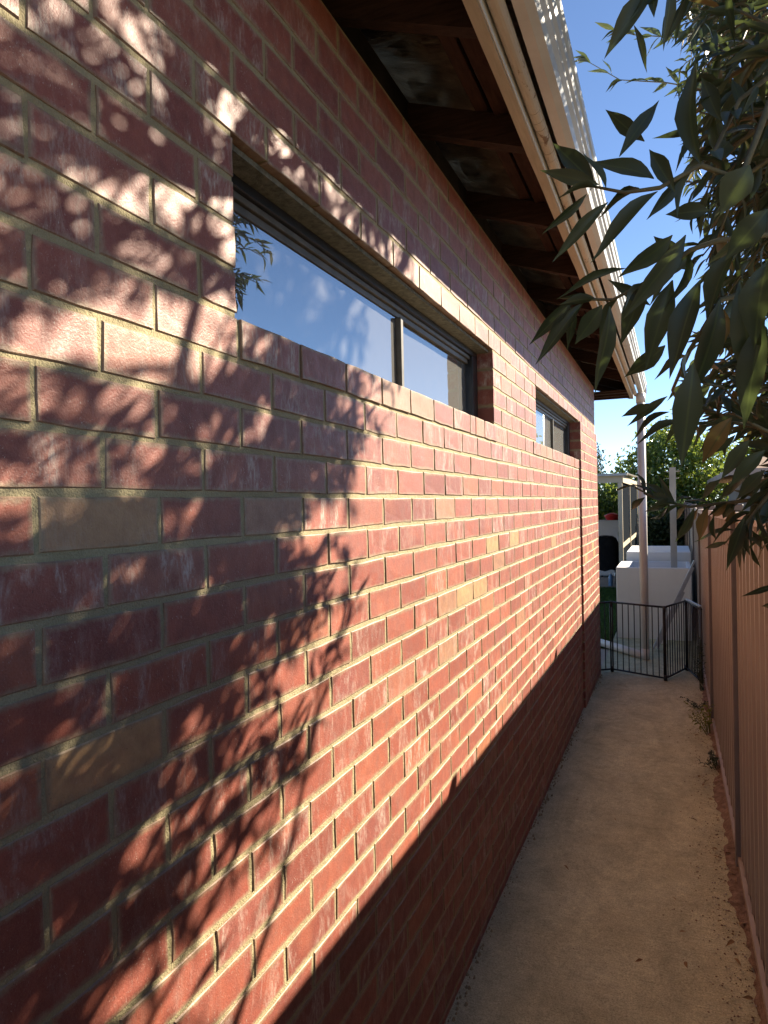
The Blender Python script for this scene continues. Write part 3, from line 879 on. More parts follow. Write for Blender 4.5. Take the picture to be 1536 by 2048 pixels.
# ------------------------------------------------------------------ rendered garden blocks, washing line post, ladder
def hollow(name, x0, x1, y0, y1, z0, z1, tl, tr, tf, tb, floor, label, extra=None):
    mb = MB(); e = 0.0
    mb.box(x0, x0 + tl, y0, y1, z0, z1, 0.008); mb.box(x1 - tr, x1, y0, y1, z0, z1, 0.008)
    mb.box(x0 + tl - 0.01, x1 - tr + 0.01, y0 + 0.001, y0 + tf, z0, z1 - 0.001, 0.006); mb.box(x0 + tl - 0.01, x1 - tr + 0.01, y1 - tb, y1 - 0.001, z0, z1 - 0.001, 0.006)
    mb.box(x0 + tl - 0.01, x1 - tr + 0.01, y0 + tf - 0.01, y1 - tb + 0.01, z0, floor)
    o = mb.build(name, M['render'])
    tag(o, label, 'planter')
    return o
hollow('planter_block', -0.735, 0.215, 10.22, 11.30, 0.0, 1.00, 0.17, 0.05, 0.05, 0.05, 0.84, 'low white rendered planter block facing the safety gate')
hollow('planter_block', -0.665, 0.235, 11.42, 12.95, 0.0, 1.13, 0.17, 0.22, 0.06, 0.06, 0.98, 'taller white rendered planter block behind the low white one')
wp = empty('washing_line_post', (0.005, 10.95, 0.84))
tag(wp, 'square grey washing line post standing in the low white planter block', 'post')
MB().box(-0.038, 0.048, 10.91, 10.995, 0.842, 2.37, 0.004).build('post', M['pole'], wp)
for z, l in ((2.315, 0.10), (2.215, 0.08)):
    mb = MB(); mb.tube([(0.005 - l, 10.95, z + 0.008), (0.005 - l, 10.95, z), (0.005 + l, 10.95, z), (0.005 + l, 10.95, z + 0.008)], 0.005, 6)
    mb.build('line_hook', M['alu'], wp)
lad = empty('folded_ladder', (-0.2, 9.5, 0.03))
tag(lad, 'folded aluminium ladder leaning against the fence in front of the white block', 'ladder')
A = Vector((-0.235, 9.42, 0.05)); B = Vector((0.262, 9.72, 1.13))
dd = (B - A).normalized(); sd = dd.cross(Vector((1, -0.6, 0.2))).normalized()
for s, (u0, u1) in ((-0.035, (0, 1.0)), (0.0, (0.04, 0.93)), (0.035, (0.02, 0.66))):
    mb = MB(); mb.obox(A + sd * s + (B - A) * u0, A + sd * s + (B - A) * u1, 0.022, 0.045, up=(0.2, -0.9, 0.3)); mb.build('rail', M['alu'], lad)
for u in (0.12, 0.3, 0.48, 0.62):
    p = A + (B - A) * u; mb = MB(); mb.tube([p - sd * 0.045, p + sd * 0.045], 0.012, 8); mb.build('rung', M['alu'], lad)
mb = MB(); mb.box(-0.20, -0.10, 9.92, 10.0, gz(9) - .01, gz(9) + 0.065, 0.01)
tag(mb.build('white_block', M['render']), 'small white block on the concrete at the foot of the ladder', 'block')

# ------------------------------------------------------------------ pergola with screens
per = empty('pergola', (-1.5, 15, 0.02))
tag(per, 'beige steel pergola with dark mesh screens beyond the lawn', 'pergola')
P1 = Vector((-0.94, 14.5, 0)); P2 = Vector((-0.925, 17.0, 0)); P3 = Vector((-0.905, 20.0, 0)); PL = Vector((-4.6, 14.5, 0))
for P, zt_ in ((P1, 2.26), (P2, 2.26), (P3, 2.26), (PL, 2.26)):
    MB().box(P.x - 0.04, P.x + 0.04, P.y - 0.04, P.y + 0.04, 0.0, zt_, 0.004).build('post', M['beige'], per)
mb = MB(); mb.obox((-4.7, 14.5, 2.33), (-0.88, 14.5, 2.33), 0.07, 0.135); mb.build('beam', M['beige'], per)
mb = MB(); mb.obox((-0.92, 14.54, 2.33), (-0.90, 20.1, 2.33), 0.06, 0.13); mb.build('beam', M['beige'], per)
mb = MB(); mb.obox((-4.8, 14.42, 2.415), (-0.80, 14.42, 2.41), 0.10, 0.03); mb.build('roof_edge', M['gutter'], per)
mb = MB()
mb.add([(-4.8, 14.4, 2.43), (-0.8, 14.4, 2.43), (-0.8, 20.3, 2.52), (-4.8, 20.3, 2.52), (-4.8, 14.4, 2.44), (-0.8, 14.4, 2.44), (-0.8, 20.3, 2.53), (-4.8, 20.3, 2.53)],
       [(3, 2, 1, 0), (4, 5, 6, 7), (0, 1, 5, 4), (1, 2, 6, 5), (2, 3, 7, 6), (3, 0, 4, 7)]); mb.build('roof_panel', M['roof'], per)
for a, b in ((P1, P2), (P2, P3)):
    mb = MB(); mb.obox(a + Vector((0, 0.04, 1.02)), b + Vector((0, -0.04, 1.02)), 0.05, 0.09); mb.build('mid_rail', M['beige'], per)
    for z0, z1 in ((0.10, 0.97), (1.07, 2.26)):
        mb = MB(); mb.box(a.x - 0.006, b.x + 0.006, a.y + 0.045, b.y - 0.045, z0, z1); mb.build('screen', M['mesh'], per)

# things under the pergola
cb = empty('white_cabinet', (-1.46, 18.5, 0.022)); tag(cb, 'white enamelled cabinet beside the pergola screen', 'cabinet')
MB().box(-1.72, -1.20, 18.3, 18.8, 0.06, 1.43, 0.012).build('body', M['cab'], cb)
MB().box(-1.71, -1.21, 18.275, 18.299, 0.10, 1.41, 0.006).build('door', M['cab'], cb)
MB().tube([(-1.25, 18.262, 0.75), (-1.25, 18.262, 1.15)], 0.008, 8).build('handle', M['alu'], cb)
for x in (-1.66, -1.26): MB().box(x - 0.03, x + 0.03, 18.35, 18.42, 0.022, 0.0605).build('foot', M['frame'], cb)
tub = empty('red_tub', (-1.40, 18.55, 1.4305)); tag(tub, 'red plastic tub on top of the white cabinet', 'tub')
mb = MB(); n = 20
rings = [(0.14, 1.431), (0.18, 1.52), (0.195, 1.525), (0.195, 1.54), (0.12, 1.58), (0.03, 1.61)]
v = [(-1.40 + r * math.cos(2 * math.pi * k / n), 18.55 + r * math.sin(2 * math.pi * k / n), z) for r, z in rings for k in range(n)]
mb.sm = True; mb.add(v, [(s * n + k, s * n + (k + 1) % n, (s + 1) * n + (k + 1) % n, (s + 1) * n + k) for s in range(len(rings) - 1) for k in range(n)] + [tuple((len(rings) - 1) * n + k for k in range(n))])
mb.build('body', M['red'], tub)
bq = empty('covered_barbecue', (-1.45, 16.9, 0.022)); tag(bq, 'barbecue under a black cloth cover on the paving before the white cabinet', 'barbecue')
mb = MB(); mb.sm = True; n = 28; g = random.Random(8)
rings = [(1.0, 0.34), (1.02, 0.55), (0.98, 0.8), (0.93, 0.95), (0.78, 1.06), (0.5, 1.11), (0.15, 1.125)]
v = []
for s, (r, z) in enumerate(rings):
    for k in range(n):
        an = 2 * math.pi * k / n; fold = 1 + 0.05 * math.sin(an * 7 + s) * (1 - s / 7) + g.uniform(-.015, .015)
        cx_ = math.copysign(abs(math.cos(an)) ** 0.6, math.cos(an)); sy_ = math.copysign(abs(math.sin(an)) ** 0.6, math.sin(an))
        v.append((-1.43 + 0.30 * r * fold * cx_, 16.9 + 0.27 * r * fold * sy_, z + (g.uniform(-.03, .03) if s == 0 else 0)))
mb.add(v, [(s * n + k, s * n + (k + 1) % n, (s + 1) * n + (k + 1) % n, (s + 1) * n + k) for s in range(len(rings) - 1) for k in range(n)] + [tuple((len(rings) - 1) * n + k for k in range(n))])
mb.build('cover', M['cover'], bq)
for sx in (-1, 1):
    for sy in (-1, 1): MB().tube([(-1.43 + sx * 0.2, 16.9 + sy * 0.17, 0.022), (-1.43 + sx * 0.2, 16.9 + sy * 0.17, 0.42)], 0.015, 8).build('leg', M['alu'], bq)
bt = empty('drink_bottle', (-1.30, 16.45, 0.022)); tag(bt, 'pale blue plastic bottle standing on the paving by the black covered barbecue', 'bottle')
n = 14
rings = [(0.04, 0.023), (0.048, 0.03), (0.048, 0.20), (0.045, 0.23), (0.02, 0.28), (0.018, 0.29)]
mb = MB(); mb.sm = True
v = [(-1.30 + r * math.cos(2 * math.pi * k / n), 16.45 + r * math.sin(2 * math.pi * k / n), z) for r, z in rings for k in range(n)]
mb.add(v, [(s * n + k, s * n + (k + 1) % n, (s + 1) * n + (k + 1) % n, (s + 1) * n + k) for s in range(len(rings) - 1) for k in range(n)] + [tuple(range(n))[::-1]])
mb.build('body', M['bottle'], bt)
MB().tube([(-1.30, 16.45, 0.2895), (-1.30, 16.45, 0.315)], 0.021, 12).build('cap', M['cab'], bt)

# neighbour's house over the fence
nh = empty('neighbour_house', (3, 18, 0)); tag(nh, 'neighbouring house with a tan tiled roof beyond the brown fence', 'house')
MB().box(1.45, 6.0, 14.3, 22, -0.1, 2.36).build('wall', M['plaster'], nh)
mb = MB()
zr0, zr1 = 2.34, 3.5
for dz, rev in ((0.0, -1), (0.06, 1)):
    mb.add([(0.95, 14.0, zr0 + dz), (0.95, 22.3, zr0 + dz), (6.5, 22.3, zr0 + dz), (6.5, 14.0, zr0 + dz), (3.7, 17.0, zr1 + dz), (3.7, 19.5, zr1 + dz)],
           [f[::rev] for f in ((0, 4, 5, 1), (0, 3, 4), (3, 2, 5, 4), (1, 5, 2))])
roof_ = mb.build('roof', M['tile'], nh)
MB().box(0.925, 0.949, 14.0, 22.3, zr0 - 0.02, zr0 + 0.09).build('gutter', M['rail'], nh)
MB().box(0.925, 6.52, 13.975, 13.999, zr0 - 0.02, zr0 + 0.09).build('gutter', M['rail'], nh)

# ------------------------------------------------------------------ leaves
def leaf_unit(seed, curve=0.10, fold=0.16, nsec=7):
    g = random.Random(seed)
    ss = [0.0, 0.07, 0.16, 0.28, 0.42, 0.57, 0.72, 0.86, 1.0]
    v = []; f = []
    ph = g.uniform(-0.5, 0.5)
    for i, s in enumerate(ss):
        w = 0.5 * (math.sin(math.pi * min(1, s ** 0.80)) ** 1.3 if 0 < s < 1 else 0.0)
        if s == 0: w = 0.025
        z = -curve * s * s + 0.04 * math.sin(s * 5 + ph)
        sx = 0.04 * math.sin(s * 3 + ph)
        wl = w * g.uniform(0.92, 1.06); wr = w * g.uniform(0.92, 1.06)
        if s == 1: v.append((sx, s, z))
        else: v += [(-wl + sx, s, z + fold * wl * 0.5), (sx, s, z), (wr + sx, s, z + fold * wr * 0.5)]
    for i in range(len(ss) - 2):
        a = i * 3; b = a + 3
        f += [(a, a + 1, b + 1, b), (a + 1, a + 2, b + 2, b + 1)]
    a = (len(ss) - 2) * 3; t = a + 3
    f += [(a, a + 1, t), (a + 1, a + 2, t)]
    return v, f
UNITS = [leaf_unit(i, curve=[0.02, 0.10, 0.16, -0.06, 0.22][i % 5], fold=[0.3, 0.5, 0.2][i % 3]) for i in range(10)]
LEAFM = []
for v, f in UNITS:
    b = MB(); b.sm = True; b.add(v, f); LEAFM.append(b.mesh('leaf', M['leaf']))
UV = [np.array(v) for v, f in UNITS]

def leaf_matrix(B, T, w, nrm):
    B = Vector(B); T = Vector(T); d = T - B; L = d.length
    if L < 1e-6: return None
    y = d / L
    x = y.cross(nrm)
    if x.length < 1e-3: x = y.cross(Vector((0.3, 0.5, 0.8)))
    x.normalize(); z = x.cross(y)
    return Matrix(((x.x * w, d.x, z.x * L, B.x), (x.y * w, d.y, z.y * L, B.y), (x.z * w, d.z, z.z * L, B.z), (0, 0, 0, 1)))

def px(p):
    v = Vector(p) - CAM; D = v.dot(CF)
    if D < 0.05: return (-1e4, -1e4, D)
    return (768 + 1420 * v.dot(CR) / D, 1024 - 1420 * v.dot(CU) / D, D)

# ------------------------------------------------------------------ the big shrub overhanging the fence
tree = empty('overhanging_tree', (1.35, 2.9, 0.0))
tag(tree, 'olive green narrow leaved tree reaching over the brown fence into the path', 'tree')
g = random.Random(42)
SX, SY, SZ = 1.0, 1.33, 0.95       # light falls along -(SX,SY,SZ)
YB = [(0.75, 0.95), (1.0, 1.10), (1.2, 1.26), (1.36, 1.47), (1.54, 1.70), (1.8, 1.86), (2.16, 2.06), (2.5, 2.15), (2.7, 2.22), (2.84, 1.9), (3.2, 1.6)]
def yb(z):
    if z <= YB[0][0]: return YB[0][1]
    for (a, p), (b, q) in zip(YB[:-1], YB[1:]):
        if a <= z <= b: return p + (q - p) * (z - a) / (b - a)
    return YB[-1][1]
def shadow(p):
    """where on the brick wall the shadow of p falls"""
    t = (p[0] - WX) / SX
    return p[1] - SY * t, p[2] - SZ * t
def lit_ok(p, m=0.0):
    y, z = shadow(p)
    return not (0.80 < z < 2.80 and y > yb(z) + m)
def dens(y, z):
    if z < 0.72 or z > 3.3 or y > yb(z): return 0
    d = 1.0
    e = ((y - 0.99) / 0.25) ** 2 + ((z - 2.31) / 0.25) ** 2
    if e < 1.0: d *= 0.06 + 0.5 * e * e
    if z > 2.40: d *= 0.62
    edge = yb(z) - y
    if edge < 0.30: d *= 0.18 + 0.55 * edge / 0.30
    return d
limbs = []
def limb(pts, r0, r1):
    pts = [Vector(p) for p in pts]
    out = []
    for i in range(len(pts) - 1):
        a, b = pts[i], pts[i + 1]
        for s in range(4):
            u = s / 4
            out.append(a.lerp(b, u) + Vector((g.gauss(0, .012), g.gauss(0, .012), g.gauss(0, .012))) * (1 if (i or s) else 0))
    out.append(pts[-1])
    rr = [r0 + (r1 - r0) * i / (len(out) - 1) for i in range(len(out))]
    limbs.append((out, rr))
    return out
limb([(1.35, 2.9, -0.1), (1.30, 2.85, 0.9), (1.16, 2.75, 1.8), (1.06, 2.7, 2.3)], 0.075, 0.055)
limb([(1.06, 2.7, 2.3), (0.72, 2.1, 2.55), (0.42, 1.55, 2.62), (0.20, 1.25, 2.60)], 0.045, 0.012)
limb([(1.06, 2.7, 2.3), (0.88, 3.0, 3.0), (0.66, 3.6, 3.7), (0.40, 4.2, 4.25), (0.25, 4.4, 4.45)], 0.045, 0.010)
limb([(1.06, 2.7, 2.3), (1.25, 2.4, 3.1), (1.25, 1.9, 3.8), (1.1, 1.5, 4.3)], 0.045, 0.010)
limb([(1.16, 2.75, 1.8), (0.75, 2.1, 2.0), (0.42, 1.7, 2.02), (0.22, 1.55, 1.97)], 0.03, 0.008)
limb([(0.72, 2.1, 2.55), (0.70, 1.6, 3.0), (0.62, 1.2, 3.4)], 0.028, 0.008)
limb([(0.88, 3.0, 3.0), (0.52, 2.7, 3.3), (0.30, 2.5, 3.5)], 0.028, 0.008)
limb([(0.88, 3.0, 3.0), (1.15, 3.6, 3.5), (1.25, 4.1, 4.1)], 0.03, 0.008)
limb([(1.30, 2.85, 0.9), (1.0, 2.3, 1.5), (0.72, 1.8, 1.75)], 0.03, 0.008)
limb([(1.06, 2.7, 2.3), (0.75, 2.75, 2.75), (0.45, 2.6, 2.95)], 0.03, 0.008)
limb([(1.16, 2.75, 1.8), (1.0, 3.2, 2.3), (0.75, 3.4, 2.75)], 0.03, 0.008)
nodes = [p for pts, rr in limbs[1:] for p in pts[3:]]
mb = MB(); mb.tube(limbs[0][0], limbs[0][1], 12); mb.build('trunk', M['bark'], tree)
for pts, rr in limbs[1:]:
    mb = MB(); mb.tube(pts, rr, 8); mb.build('branch', M['bark'], tree)

leaves = []      # (matrix, importance)
tw = MB()
def add_leaf(B, T, w, nrm, boost=0.0):
    m_ = leaf_matrix(B, T, w, nrm)
    if m_ is None: return
    q = px((Vector(B) + Vector(T)) / 2)
    imp = boost
    if -30 < q[0] < 1570 and -60 < q[1] < 2080: imp += w * (Vector(T) - Vector(B)).length / max(q[2], 0.3) ** 2
    leaves.append((m_, imp, g.randrange(10)))
def keep(p):
    y, z = shadow(p)
    if y < 0.35 or z < 0.6 or z > 2.85: return True
    return g.random() < dens(y, z) ** 1.3
def twig(tip, n=12, Lf=0.085, length=0.30, droop=0.25, check=True):
    tip = Vector(tip)
    nb = min(nodes, key=lambda q: (q - tip).length + 0.3 * abs(q.z - tip.z))
    d = (tip - nb)
    if d.length < 0.05: d = Vector((-0.3, -0.2, 0.3))
    mid = nb.lerp(tip, 0.55) + Vector((g.gauss(0, .04), g.gauss(0, .04), 0.10 * d.length))
    pts = [nb, nb.lerp(mid, 0.6) + Vector((g.gauss(0, .015), g.gauss(0, .015), .02)), mid, mid.lerp(tip, 0.55) + Vector((0, 0, .02)), tip]
    tw.tube(pts, [0.0055, 0.0048, 0.004, 0.003, 0.0016], 5, caps=False)
    # leaves on the outer stretch
    seg = []
    tot = 0
    for a, b in zip(pts[:-1], pts[1:]): tot += (b - a).length
    span = min(length, tot)
    for i in range(n):
        s = tot - span * (1 - (i + 0.5) / n)
        acc = 0
        for a, b in zip(pts[:-1], pts[1:]):
            l = (b - a).length
            if acc + l >= s or b is pts[-1]:
                u = min(1, (s - acc) / max(l, 1e-6)); p = a.lerp(b, u); t = (b - a).normalized(); break
            acc += l
        ax = t.cross(Vector((g.gauss(0, 1), g.gauss(0, 1), g.gauss(0, 1)))).normalized()
        dr = (t * g.uniform(0.5, 1.1) + ax * g.uniform(0.5, 1.0) + Vector((0, 0, -droop * g.uniform(0, 1.6)))).normalized()
        L = Lf * g.uniform(0.65, 1.25)
        T = p + dr * L
        if check and not lit_ok(T, 0.06): continue
        if (T - CAM).length < 0.75 or T.x < -0.62: continue
        add_leaf(p, T, L * g.uniform(0.17, 0.26), Vector((g.gauss(0, .6), g.gauss(0, .6), 1)))

# a) leaf masses between the sun and the shaded brickwork
cnt = 0
while cnt < 430:
    y = g.uniform(0.15, 2.2); z = g.uniform(0.75, 3.2)
    if g.random() > dens(y, z): continue
    t = 0.84 + 0.95 * g.random() ** 1.3 if z < 2.15 else g.uniform(1.05, 1.75)
    p = Vector((WX + SX * t, y + SY * t, z + SZ * t))
    q = px(p)
    if q[0] < 1335 and q[1] < 620: continue
    if p.z < 1.6: continue
    if q[1] > 620 and q[0] < 1375: continue
    if p.x < 0.36 and p.z < 1.75: continue
    twig(p, 16, 0.078, 0.30); cnt += 1
# b) the outer crown that shows against the sky
cnt = 0; tries = 0
while cnt < 260 and tries < 40000:
    tries += 1
    x = g.uniform(1330, 1600); y = g.uniform(-150, 880); D = g.uniform(1.35, 4.6)
    if D < 2 and g.random() < 0.6: continue
    if y > 560 and x < 1400 - 0.25 * (y - 560): continue
    if y > 520 and D > 2.6: continue
    if y < 560 and x < 1335 + 0.12 * y: continue
    d = CF + CR * ((x - 768) / 1420) - CU * ((y - 1024) / 1420)
    p = CAM + d * D
    if not lit_ok(p, -0.05) or p.z > 5.0: continue
    if p.x < 0.0 and D > 2.5: continue
    if not keep(p): continue
    twig(p, 12, 0.085, 0.30); cnt += 1

# unseen crown leaves added towards the sun, keeping the hanging sprays in shade
for i in range(70):
    p0 = Vector((g.uniform(-0.15, 0.15), g.uniform(0.95, 1.6), g.uniform(1.95, 2.6))); t = g.uniform(0.55, 1.5)
    p = p0 + Vector((SX * t, SY * t, SZ * t))
    q = px(p)
    if q[0] < 1560 or not keep(p): continue
    twig(p, 14, 0.095, 0.32)

# unseen crown added over the fence and past the camera, dims the wall
limb([(1.06, 2.7, 2.3), (1.3, 1.6, 2.9), (1.2, 0.8, 3.2), (1.0, 0.0, 3.3)], 0.045, 0.010)
limb([(1.3, 1.6, 2.9), (1.8, 0.9, 3.5), (1.9, -0.2, 3.9)], 0.03, 0.008)
limb([(1.16, 2.75, 1.8), (1.5, 1.8, 2.3), (1.5, 0.9, 2.5), (1.3, 0.2, 2.6)], 0.035, 0.008)
for pts, rr in limbs[-3:]:
    b_ = MB(); b_.tube(pts, rr, 8); b_.build('branch', M['bark'], tree)
    nodes += pts[3:]
cnt = 0
while cnt < 170:
    p = Vector((g.uniform(0.45, 2.3), g.uniform(-0.3, 2.2), g.uniform(2.2, 4.4)))
    q = px(p)
    if q[2] > 0.1 and -200 < q[0] < 1580: continue
    if not lit_ok(p, -0.1) or not keep(p): continue
    twig(p, 14, 0.10, 0.36); cnt += 1

# c) the near sprays that hang over the path: foot, tip and width of each large leaf
NEAR = [(0.044, 1.08, 2.381, 0.015, 1.102, 2.562, 0.0386),
    (0.01, 1.066, 2.344, -0.026, 1.084, 2.424, 0.0262),
    (-0.017, 1.077, 2.37, -0.102, 1.076, 2.424, 0.031),
    (-0.09, 1.069, 2.373, -0.178, 1.067, 2.413, 0.0244),
    (-0.098, 1.098, 2.385, -0.163, 1.107, 2.474, 0.0325),
    (-0.107, 1.062, 2.361, -0.172, 1.068, 2.314, 0.0158),
    (-0.077, 1.052, 2.339, -0.157, 1.052, 2.268, 0.0211),
    (-0.011, 1.036, 2.335, -0.105, 1.028, 2.259, 0.0284),
    (-0.029, 1.127, 2.449, -0.092, 1.136, 2.519, 0.0266),
    (-0.062, 1.081, 2.414, -0.009, 1.136, 2.509, 0.0244),
    (-0.012, 0.919, 2.536, -0.069, 0.923, 2.463, 0.0263),
    (-0.037, 1.017, 2.555, -0.023, 1.053, 2.507, 0.012),
    (0.006, 0.926, 2.541, 0.002, 0.952, 2.473, 0.0215),
    (0.09, 1.232, 2.714, 0.105, 1.273, 2.641, 0.0139),
    (0.11, 1.238, 2.516, 0.098, 1.27, 2.589, 0.0201),
    (0.063, 1.218, 2.436, 0.108, 1.273, 2.51, 0.031),
    (-0.135, 1.136, 2.233, -0.209, 1.141, 2.17, 0.0232),
    (-0.122, 1.141, 2.227, -0.201, 1.144, 2.14, 0.0263),
    (-0.137, 1.156, 2.228, -0.154, 1.185, 2.166, 0.0158),
    (-0.082, 1.103, 2.207, -0.104, 1.127, 2.081, 0.0296),
    (-0.096, 1.152, 2.223, -0.14, 1.169, 2.169, 0.0341),
    (-0.06, 1.145, 2.273, -0.165, 1.137, 2.242, 0.0152),
    (-0.032, 1.392, 2.096, -0.088, 1.411, 2.076, 0.0201),
    (-0.005, 1.403, 2.108, -0.08, 1.414, 2.059, 0.0183),
    (-0.002, 1.458, 2.086, -0.079, 1.47, 2.047, 0.019),
    (0.023, 1.468, 2.068, -0.069, 1.474, 2.035, 0.0228),
    (0.029, 1.039, 2.101, 0.012, 1.062, 1.96, 0.0415),
    (0.091, 1.28, 2.05, 0.043, 1.297, 1.976, 0.0356),
    (0.1, 1.337, 2.026, 0.05, 1.355, 1.991, 0.022),
    (-0.007, 1.295, 2.18, -0.073, 1.307, 2.129, 0.0338),
    (-0.027, 1.18, 2.26, -0.077, 1.194, 2.168, 0.0372),
    (0.005, 1.139, 2.244, -0.035, 1.155, 2.117, 0.0407),
    (0.041, 1.099, 2.228, -0.0, 1.114, 2.093, 0.0408),
    (0.063, 1.054, 2.185, 0.034, 1.072, 2.056, 0.0375),
    (0.084, 1.009, 2.196, 0.102, 1.043, 2.047, 0.0418),
    (0.112, 1.02, 2.144, 0.083, 1.035, 2.008, 0.0393),
    (0.031, 1.204, 2.274, -0.026, 1.217, 2.342, 0.0341),
    (0.061, 1.217, 2.366, -0.003, 1.226, 2.373, 0.031),
    (0.098, 1.016, 2.341, 0.064, 1.03, 2.289, 0.0444),
    (0.118, 1.023, 2.284, 0.069, 1.032, 2.23, 0.038),
    (0.083, 1.063, 2.251, 0.039, 1.075, 2.166, 0.0361),
    (0.111, 0.966, 2.204, 0.092, 0.984, 2.102, 0.0419),
    (0.127, 1.3, 2.58, 0.076, 1.316, 2.542, 0.0324),
    (0.082, 1.281, 2.532, 0.054, 1.308, 2.626, 0.0324),
    (0.134, 1.243, 1.993, 0.082, 1.256, 1.936, 0.0279),
    (0.113, 1.234, 2.009, 0.071, 1.252, 1.949, 0.0263),
    (0.006, 1.086, 2.292, -0.065, 1.089, 2.239, 0.031),
    (0.023, 1.092, 2.291, -0.056, 1.092, 2.181, 0.0352),
    (-0.027, 1.179, 2.221, -0.09, 1.19, 2.272, 0.0201),
    (-0.0, 1.673, 1.912, -0.063, 1.698, 1.936, 0.0218),
    (0.007, 1.676, 1.909, -0.033, 1.711, 1.977, 0.0153),
    (-0.016, 1.721, 1.918, -0.058, 1.756, 1.971, 0.0203),
    (-0.059, 1.703, 1.93, -0.071, 1.751, 1.998, 0.0135),
    (-0.005, 1.671, 1.907, -0.06, 1.699, 1.894, 0.0196),
    (-0.056, 1.651, 1.925, -0.091, 1.686, 1.895, 0.0175),
    (-0.01, 1.669, 1.902, -0.044, 1.705, 1.87, 0.0196),
    (0.028, 1.738, 1.902, 0.005, 1.78, 1.871, 0.0158),
    (0.005, 1.729, 1.913, 0.051, 1.8, 1.928, 0.0135),
    (0.042, 1.636, 1.901, 0.007, 1.67, 1.814, 0.0232),
    (0.068, 1.647, 1.899, 0.05, 1.687, 1.824, 0.0275),
    (0.081, 1.652, 1.884, 0.078, 1.699, 1.816, 0.0148),
    (0.107, 1.663, 1.91, 0.075, 1.698, 1.873, 0.0232),
    (0.122, 1.669, 1.915, 0.095, 1.706, 1.867, 0.0275),
    (0.122, 1.669, 1.894, 0.107, 1.711, 1.85, 0.0211),
    (0.132, 1.565, 1.885, 0.099, 1.596, 1.77, 0.0296),
    (0.134, 1.565, 1.875, 0.125, 1.606, 1.803, 0.0237),
    (0.103, 1.606, 1.831, 0.057, 1.634, 1.813, 0.0123),
    (0.133, 1.565, 1.841, 0.174, 1.626, 1.814, 0.0177),
    (0.145, 1.57, 1.855, 0.172, 1.626, 1.822, 0.0177),
    (0.14, 1.567, 1.826, 0.164, 1.622, 1.777, 0.0099),
    (0.141, 1.568, 1.885, 0.187, 1.632, 1.868, 0.0217),
    (0.181, 1.476, 1.763, 0.115, 1.49, 1.731, 0.0128),
    (0.183, 1.476, 1.726, 0.147, 1.503, 1.709, 0.0146),
    (0.094, 1.658, 1.958, 0.055, 1.69, 1.917, 0.0232),
    (0.128, 1.618, 1.956, 0.093, 1.65, 1.916, 0.0204),
    (0.143, 1.57, 1.974, 0.101, 1.598, 1.931, 0.0256),
    (0.164, 1.525, 1.971, 0.113, 1.547, 1.915, 0.0285),
    (0.049, 1.639, 1.898, 0.034, 1.681, 1.863, 0.0127)]
SPRAYS = [[[0.131, 1.136, 2.289], [0.068, 1.111, 2.283], [0.029, 1.095, 2.27], [-0.032, 1.124, 2.241], [-0.079, 1.137, 2.225], [-0.135, 1.136, 2.233]],
    [[0.098, 1.145, 2.376], [0.044, 1.102, 2.389], [-0.009, 1.059, 2.35], [-0.055, 1.062, 2.353], [-0.103, 1.075, 2.377]],
    [[0.158, 1.147, 2.225], [0.065, 1.076, 2.19], [0.026, 1.092, 2.129], [0.003, 1.299, 2.104], [0.033, 1.472, 2.06]],
    [[0.217, 1.546, 1.96], [0.147, 1.625, 1.914], [0.1, 1.66, 1.909], [0.035, 1.687, 1.902], [-0.026, 1.684, 1.918], [-0.078, 1.696, 1.948]],
    [[0.19, 1.535, 1.952], [0.16, 1.576, 1.904], [0.132, 1.564, 1.866], [0.122, 1.582, 1.835]],
    [[0.18, 1.268, 2.596], [0.107, 1.237, 2.536], [0.067, 1.166, 2.435], [0.044, 1.102, 2.389]],
    [[0.056, 1.002, 2.646], [0.008, 0.938, 2.561], [-0.015, 0.929, 2.543]],
    [[0.201, 1.378, 2.015], [0.141, 1.3, 2.028], [0.096, 1.282, 2.054]],
    [[0.229, 4.326, 4.161], [0.0, 4.342, 4.267], [-0.24, 4.353, 4.346], [-0.436, 4.383, 4.528]],
    [[0.31, 4.036, 4.291], [0.079, 4.159, 4.388], [-0.152, 4.283, 4.538], [-0.256, 4.241, 4.569]]]

for B0, B1, B2, T0, T1, T2, w in NEAR:
    B = Vector((B0, B1, B2)); T = Vector((T0, T1, T2))
    view = ((B + T) / 2 - CAM).normalized()
    nrm = (-view + Vector((g.gauss(0, .35), g.gauss(0, .35), g.gauss(0.25, .35))))
    add_leaf(B, T, w * 0.9, nrm, 10.0)
for i, pts in enumerate(SPRAYS):
    pts = [Vector(p) for p in pts]
    nb = min(nodes, key=lambda q: (q - pts[0]).length)
    full = [nb, nb.lerp(pts[0], 0.5) + Vector((0, 0, 0.03))] + pts
    k = len(full)
    tw.tube(full, [0.006 - 0.0042 * j / (k - 1) for j in range(k)], 6, caps=False)
    # small leaves between the large ones
    tail = pts if i < 8 else full[1:]
    for a, b in zip(tail[:-1], tail[1:]):
        nn = 2 if i < 8 else 6
        for j in range(nn):
            p = a.lerp(b, g.random()); t = (b - a).normalized()
            ax = t.cross(Vector((g.gauss(0, 1), g.gauss(0, 1), g.gauss(0, 1)))).normalized()
            dr = (t * g.uniform(0.6, 1.1) + ax * g.uniform(0.3, 0.8) + Vector((0, 0, -0.2))).normalized()
            L = g.uniform(0.05, 0.085) if i < 8 else g.uniform(0.09, 0.14)
            add_leaf(p, p + dr * L, L * g.uniform(0.2, 0.28), Vector((g.gauss(0, .6), g.gauss(0, .6), 1)))
tw.build('twigs', M['twig'], tree, kind='stuff')
leaves.sort(key=lambda t: -t[1])
for m_, imp, k in leaves[:300]:
    o = link('leaf', LEAFM[k], tree)
    o.matrix_basis = m_
rest = leaves[300:]
